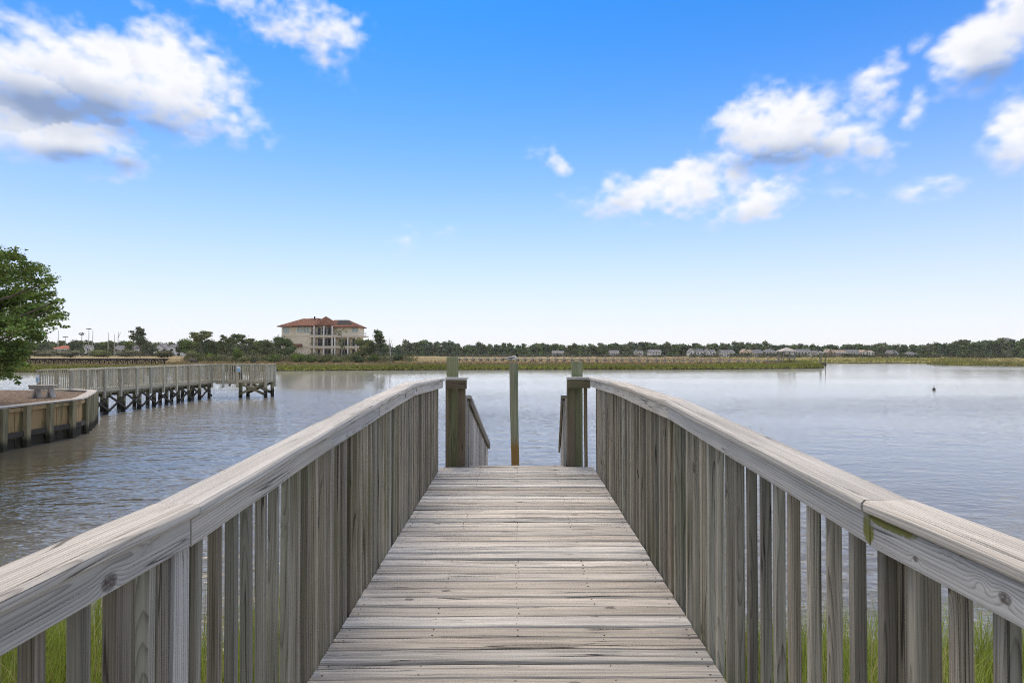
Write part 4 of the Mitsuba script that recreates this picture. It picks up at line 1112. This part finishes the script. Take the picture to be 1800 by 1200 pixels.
PROF = {-1: [(-1.6, 2.50), (-.3, 2.495), (1.94, 2.484), (3.40, 2.553), (4.60, 2.600), (6.15, 2.645), (8.55, 2.585)],
        1: [(-1.6, 2.55), (-.5, 2.552), (1.81, 2.532), (4.2, 2.630), (6.6, 2.634), (8.72, 2.592)]}     # underside of the cap
JOINT_CAP = {q: [a for a, b in PROF[q]] for q in PROF}
JOINT_SIDE = {q: [a + (.012 if 0 < i < len(PROF[q]) - 1 and i != 2 else 0) for i, (a, b) in enumerate(PROF[q])] for q in PROF}
for s, nm in ((-1, 'left'), (1, 'right')):
    r = key_(f'{dock}__railing')
    labels[r] = {'label': f'picket railing along the {nm} side of the dock'}
    prof = PROF[s]
    for a, b in zip(JOINT_CAP[s][:-1], JOINT_CAP[s][1:]):
        za, zb = cap_z(prof, a) + .0195, cap_z(prof, b) + .0195
        put_board('cap_board', 'rail_wood', r, (s * 1.062, a + .002, za + random.uniform(-.001, .002)), (s * 1.062, b - .002, zb + random.uniform(-.001, .003)), (1, 0, 0), .150, .038, ch=.009, nseg=26, warp=.0040)
    for a, b in zip(JOINT_SIDE[s][:-1], JOINT_SIDE[s][1:]):
        za, zb = cap_z(prof, a) - .0462, cap_z(prof, b) - .0462
        put_board('side_board', 'rail_wood', r, (s * 1.031, a + .004, za), (s * 1.031, b - .004, zb), (0, 0, 1), .090, .038, ch=.005, nseg=20, warp=.0022)
    # balusters run from the side board down past the deck
    pitch = .136 if s < 0 else .1485
    y = -.6
    posts = {-1: [1.96, 3.92, 6.12], 1: [1.81, 4.22, 6.62]}[s]
    for q in posts + [8.5]:
        put_board('post', 'baluster_wood', r, (s * 1.137, q, -.4), (s * 1.137, q, cap_z(prof, q) - .004), (0, 1, 0), .095, .095, ch=.006, nseg=6, warp=.003)
    ystart = 1.372 + .019 if s < 0 else 1.385
    y = ystart - pitch * 14
    while y < 8.46:
        yy = y + random.uniform(-.008, .008)
        near = 9 if s > 0 or yy > 3 else abs(yy - 1.96)
        wdt = .038 if random.random() < (.80 if s < 0 else .86) else random.choice([.062, .075])
        if s > 0 and yy < 4: wdt = .038
        if near > .07:
            lean = random.uniform(-.010, .010)
            zt = cap_z(prof, yy) - .012
            put_board('baluster', 'baluster_wood', r, (s * 1.0695 + random.uniform(-.002, .003), yy, dz(yy) - .22 + random.uniform(-.02, .02)), (s * 1.0695, yy + lean, zt), (0, 1, 0), wdt, .038, ch=.003, nseg=8, warp=.0022)
        y += pitch
    if s < 0: put_board('baluster', 'rail_wood', r, (-1.0695, 1.962, dz(2) - .2), (-1.0695, 1.962, cap_z(prof, 1.962) - .01), (0, 1, 0), .088, .038, ch=.003, nseg=8, warp=.002)
    if s < 0:   # a doubled picket stands against the near post
        put_board('baluster', 'baluster_wood', r, (-1.095, 1.86, dz(1.8) - .2), (-1.095, 1.86, cap_z(prof, 1.86) - .01), (0, 1, 0), .06, .09, ch=.003, nseg=6, warp=.002)
    # header at the end of the railing, across to the piling
    zc = cap_z(prof, 8.7)
    xin = .70 if s < 0 else .695
    put_board('header_cap', 'rail_wood', r, (s * xin, 8.78, zc + .021), (s * 1.0, 8.78, zc + .021), (0, 1, 0), .15, .036, ch=.005, nseg=6, warp=.002)
    put_board('header_board', 'gate_wood', r, (s * (xin + .003), 8.74, zc - .06), (s * (1.0 if s < 0 else 1.02), 8.74, zc - .06), (0, 0, 1), .115, .04, ch=.005, nseg=6, warp=.002)
    put_board('end_post', 'gate_wood', r, (s * (.755 if s > 0 else .785), 8.83, -.5), (s * (.755 if s > 0 else .785), 8.83, zc - .005), (1, 0, 0), .105, .09, ch=.006, nseg=8, warp=.003)
    put_board('thin_post', 'gate_wood', r, (s * (.99 if s < 0 else .975), 8.86, -.5), (s * (.99 if s < 0 else .965), 8.86, zc - .005), (1, 0, 0), .045, .06, ch=.004, nseg=8, warp=.003)
for s, lb, top in ((-1, 'round green-stained piling at the dock\'s left end, taller one', Z_(627, 8.95)), (1, 'round green-stained piling at the dock\'s right end, shorter one', Z_(635, 8.95))):
    x = X_(794.5 if s < 0 else 1014, 8.95)
    t = thing('piling', lb, 'piling')
    pts = [(x - .01 * s, 9.0, -1), (x, 9.0, .6), (x, 8.98, 1.6), (x + .004, 8.97, top - .01), (x + .004, 8.97, top)]
    v, f, uv = tube(pts, [.092, .088, .084, .081, .076], 20, .12, 3 + s)
    put('shaft', (v, f), 'pile_wood', t, smooth=45, label=None) if False else put('shaft', (v, f), 'pile_wood', t, uv=uv)
t = thing('piling', 'free-standing mooring piling with orange foot, bearing the gull', 'piling')
D = 14.6
pts = [(X_(906.5, D), D, -1), (X_(905.5, D), D, .6), (X_(903.5, D), D, 1.6), (X_(903, D), D, Z_(639, D)), (X_(903, D), D, Z_(638, D))]
v, f, uv = tube(pts, [.093, .095, .099, .101, .094], 20, .12, 9)
put('shaft', (v, f), 'free_pile_wood', t, uv=uv)
t2 = X_(903, D)

# ------------------------------------------------------------------ gangway going down from the dock's end
gw = thing('gangway', 'sloping gangway with board railings going down from the dock\'s end', 'gangway')
TOPL, BOTL = np.array([X_(823, 9.1), 9.1]), np.array([X_(857, 11.75), 11.75])
TOPR, BOTR = np.array([X_(991.5, 9.1), 9.1]), np.array([X_(986, 11.75), 11.75])
for A_, B_, nm in ((TOPL, BOTL, 'left'), (TOPR, BOTR, 'right')):
    r = key_(f'{gw}__railing')
    labels[r] = {'label': f'{nm} railing of the gangway'}
    z0, z1 = Z_(697, 9.1), Z_(777 if nm == 'left' else 783, 11.75)
    d = (B_ - A_) / np.linalg.norm(B_ - A_)
    put_board('handrail', 'rail_wood' if nm == 'left' else 'baluster_wood', r, (*A_, z0), (*B_, z1), (d[1], -d[0], 0), .09, .045, ch=.005, nseg=10, warp=.003)
    side = 1 if nm == 'left' else -1
    inn = np.array([d[1], -d[0]]) * side
    put_board('side_board', 'baluster_wood', r, (*(A_ + inn * .035), z0 - .075), (*(B_ + inn * .035), z1 - .075), (0, 0, 1), .10, .03, ch=.004)
    for i in range(18):
        q = A_ + (B_ - A_) * (i + .5) / 18
        zt = z0 + (z1 - z0) * (i + .5) / 18 - .03
        put_board('picket', 'deck_wood', r, (*q, zt - 1.05), (*q, zt), (*d, 0), .135, .022, ch=.003)
    for q, zt in ((A_, z0), (B_, z1)):
        put_board('post', 'rail_wood', r, (*(q - inn * .06), -.6), (*(q - inn * .06), zt - .03), (1, 0, 0), .09, .09, ch=.005)
for i in range(20):
    a = (i + .5) / 20
    L_, R_ = TOPL + (BOTL - TOPL) * a, TOPR + (BOTR - TOPR) * a
    zz = 1.32 + (.35 - 1.32) * a
    put_board('tread', 'deck_wood', gw, (*L_, zz), (*R_, zz), (0, 1, 0), .12, .035, ch=.004)


# ------------------------------------------------------------------ gull on the piling
def hull(points):
    sp = []
    for x, y, z, r in points:
        sp.append(manifold3d.Manifold.sphere(r, 20).translate((x, y, z)))
    return manifold3d.Manifold.batch_hull(sp)


def solid(chain, ref=.006, it=12):
    m = manifold3d.Manifold.batch_boolean([hull(c) for c in chain], manifold3d.OpType.Add).refine_to_length(ref).to_mesh()
    tm = trimesh.Trimesh(m.vert_properties[:, :3], m.tri_verts, process=True)
    trimesh.smoothing.filter_taubin(tm, iterations=it)
    return tm


gx_, gy_, gz_ = X_(900, D), D - .02, Z_(638, D)
gull = thing('gull', 'grey gull with black hood and white breast perched on the mooring piling', 'bird')
tm = solid([[(-.08, 0, .105, .030), (.02, 0, .115, .046)], [(.02, 0, .115, .046), (.075, 0, .130, .038)], [(.075, 0, .132, .036), (.105, 0, .165, .026)], [(.105, 0, .165, .026), (.118, 0, .180, .024)], [(-.08, 0, .105, .028), (-.165, 0, .098, .012)],
            [(-.16, -.012, .098, .008), (-.215, -.02, .092, .004), (-.215, .02, .092, .004)]])
vv = np.array(tm.vertices)
head = np.clip((vv[:, 0] * .7 + vv[:, 2] - .222) / .012, 0, 1)[:, None]
cc = np.array([.78, .77, .75]) * (1 - head) + np.array([.022, .020, .022]) * head
put('body', (vv + [gx_, gy_, gz_], tm.faces), 'far_leaf_color', gull, smooth=True, color=cc)
for sy in (-1, 1):
    w = solid([[(.055, sy * .038, .135, .014), (-.04, sy * .046, .122, .016), (-.04, sy * .040, .100, .010)], [(-.04, sy * .046, .122, .014), (-.13, sy * .030, .108, .009)], [(-.13, sy * .030, .108, .009), (-.24, sy * .014, .090, .004)]], .006, 8)
    vv = np.array(w.vertices)
    tipc = np.clip((-.15 - vv[:, 0]) / .02, 0, 1)[:, None]
    put('wing', (vv + [gx_, gy_, gz_], w.faces), 'far_leaf_color', gull, smooth=True, color=np.array([.15, .158, .172]) * (1 - tipc) + np.array([.02, .02, .02]) * tipc)
    leg = MB()
    v, f, uv = tube([(gx_ + .0, gy_ + sy * .020, gz_ + .09), (gx_ - .006, gy_ + sy * .02, gz_ + .045), (gx_ + .004, gy_ + sy * .02, gz_ + .002)], [.006, .0042, .0042], 7)
    leg.add(v, f, uv)
    for a in (-.5, 0, .5):
        v, f, uv = tube([(gx_ + .004, gy_ + sy * .02, gz_ + .004), (gx_ + .004 + .035 * math.cos(a), gy_ + sy * .02 + .035 * math.sin(a), gz_ + .003)], [.004, .002], 6)
        leg.add(v, f, uv)
    leg.put('leg', 'iron', gull, uv=False)
    m = trimesh.creation.icosphere(subdivisions=1, radius=.0035); m.apply_translation((gx_ + .128, gy_ + sy * .0215, gz_ + .184))
    put('eye', (m.vertices, m.faces), 'white_paint', gull)
m = hull([(.136, 0, .178, .007), (.160, 0, .172, .004), (.178, 0, .165, .002)]).translate((gx_, gy_, gz_)).to_mesh()
M['beak_red'] = plain((.16, .03, .025), .4, 0)
put('beak', (m.vert_properties[:, :3], m.tri_verts), 'beak_red', gull)

# ------------------------------------------------------------------ the near shore and its grass
shore = Polygon([(-60, -40), (60, -40), (60, 1.5), (14, 3.2), (6, 4.9), (3.5, 5.3), (0, 5.5), (-3.4, 5.2), (-6.5, 4.2), (-11, 2.2), (-60, 1)])
xs, ys = np.arange(-60, 60.1, .5), np.arange(-40, 7, .4)
Aa, Bb = np.meshgrid(xs, ys, indexing='ij')
pt = shapely.points(Aa.ravel(), Bb.ravel())
dd = shapely.distance(shore.boundary, pt); dd = np.where(shapely.contains(shore, pt), dd, -dd)
zz = np.clip(dd * .16, -.6, .42) + .05 * (meshkit.fbm(np.stack([Aa.ravel(), Bb.ravel(), 0 * Aa.ravel()], -1), 3) - .5)
v, f, uv = sheet(xs, ys, zz.reshape(Aa.shape))
k = put('shore_ground', (v, f), 'soil', smooth=True, uv=uv)
labels[k] = {'label': 'dark wet soil of the near shore under the marsh grass', 'category': 'ground', 'kind': 'structure'}


def blades(n, x0, x1, y0, y1, h0, h1, g):
    P = np.column_stack([g.uniform(x0, x1, n), g.uniform(y0, y1, n)])
    P = P[np.abs(P[:, 0]) > 1.2]
    pt = shapely.points(P[:, 0], P[:, 1])
    s = np.where(shapely.contains(shore, pt), shapely.distance(shore.boundary, pt), -1)
    dens = meshkit.fbm(np.column_stack([P * 1.3, 0 * P[:, 0]]), 3, 5)
    ok = (s > .02) & (dens > .30)
    P, s = P[ok], s[ok]
    n = len(P)
    h = g.uniform(h0, h1, n) * (.75 + .5 * meshkit.noise(np.column_stack([P * .9, 0 * P[:, 0]]), 6))
    th = g.uniform(0, 2 * math.pi, n)
    dirv = np.column_stack([np.cos(th), np.sin(th)])
    bend = g.uniform(.08, .55, n) ** 1.2 * h
    w = g.uniform(.0035, .0085, n)
    side = np.column_stack([-dirv[:, 1], dirv[:, 0], np.zeros(n)])
    z0 = np.clip(s * .16, 0, .42) - .03
    V = []
    for t_ in (0, .4, .75, 1.0):
        c = np.column_stack([P + dirv * (bend * t_ ** 2)[:, None], z0 + h * (t_ - .25 * (bend / h) * t_ ** 3)])
        ww = (w * (1 - t_ * .92))[:, None]
        V += [c - side * ww, c + side * ww] if t_ < 1 else [c]
    V = np.stack(V, 1).reshape(-1, 3)
    q = np.arange(n)[:, None] * 7
    F = np.vstack([q + np.array(t3) for t3 in ([0, 1, 3], [0, 3, 2], [2, 3, 5], [2, 5, 4], [4, 5, 6])])
    dry = (g.random(n) < .14)[:, None]
    col = np.where(dry, [.50, .44, .22], [.300, .375, .075]) * g.uniform(.6, 1.35, (n, 1))
    return V, F, np.repeat(col, 7, 0)


g = np.random.default_rng(31)
for nm, a in (('left', (70000, -7.5, -1.18, -.4, 5.4, .75, 1.30)), ('right', (60000, 1.18, 7.0, -.4, 5.4, .60, 1.12))):
    V, F, C_ = blades(*a, g)
    k = put(key_('shore_grass'), (V, F), 'grass_color', color=C_)
    labels[k] = {'label': f'tall bright green marsh grass growing beside the {nm} railing', 'category': 'grass', 'kind': 'stuff'}
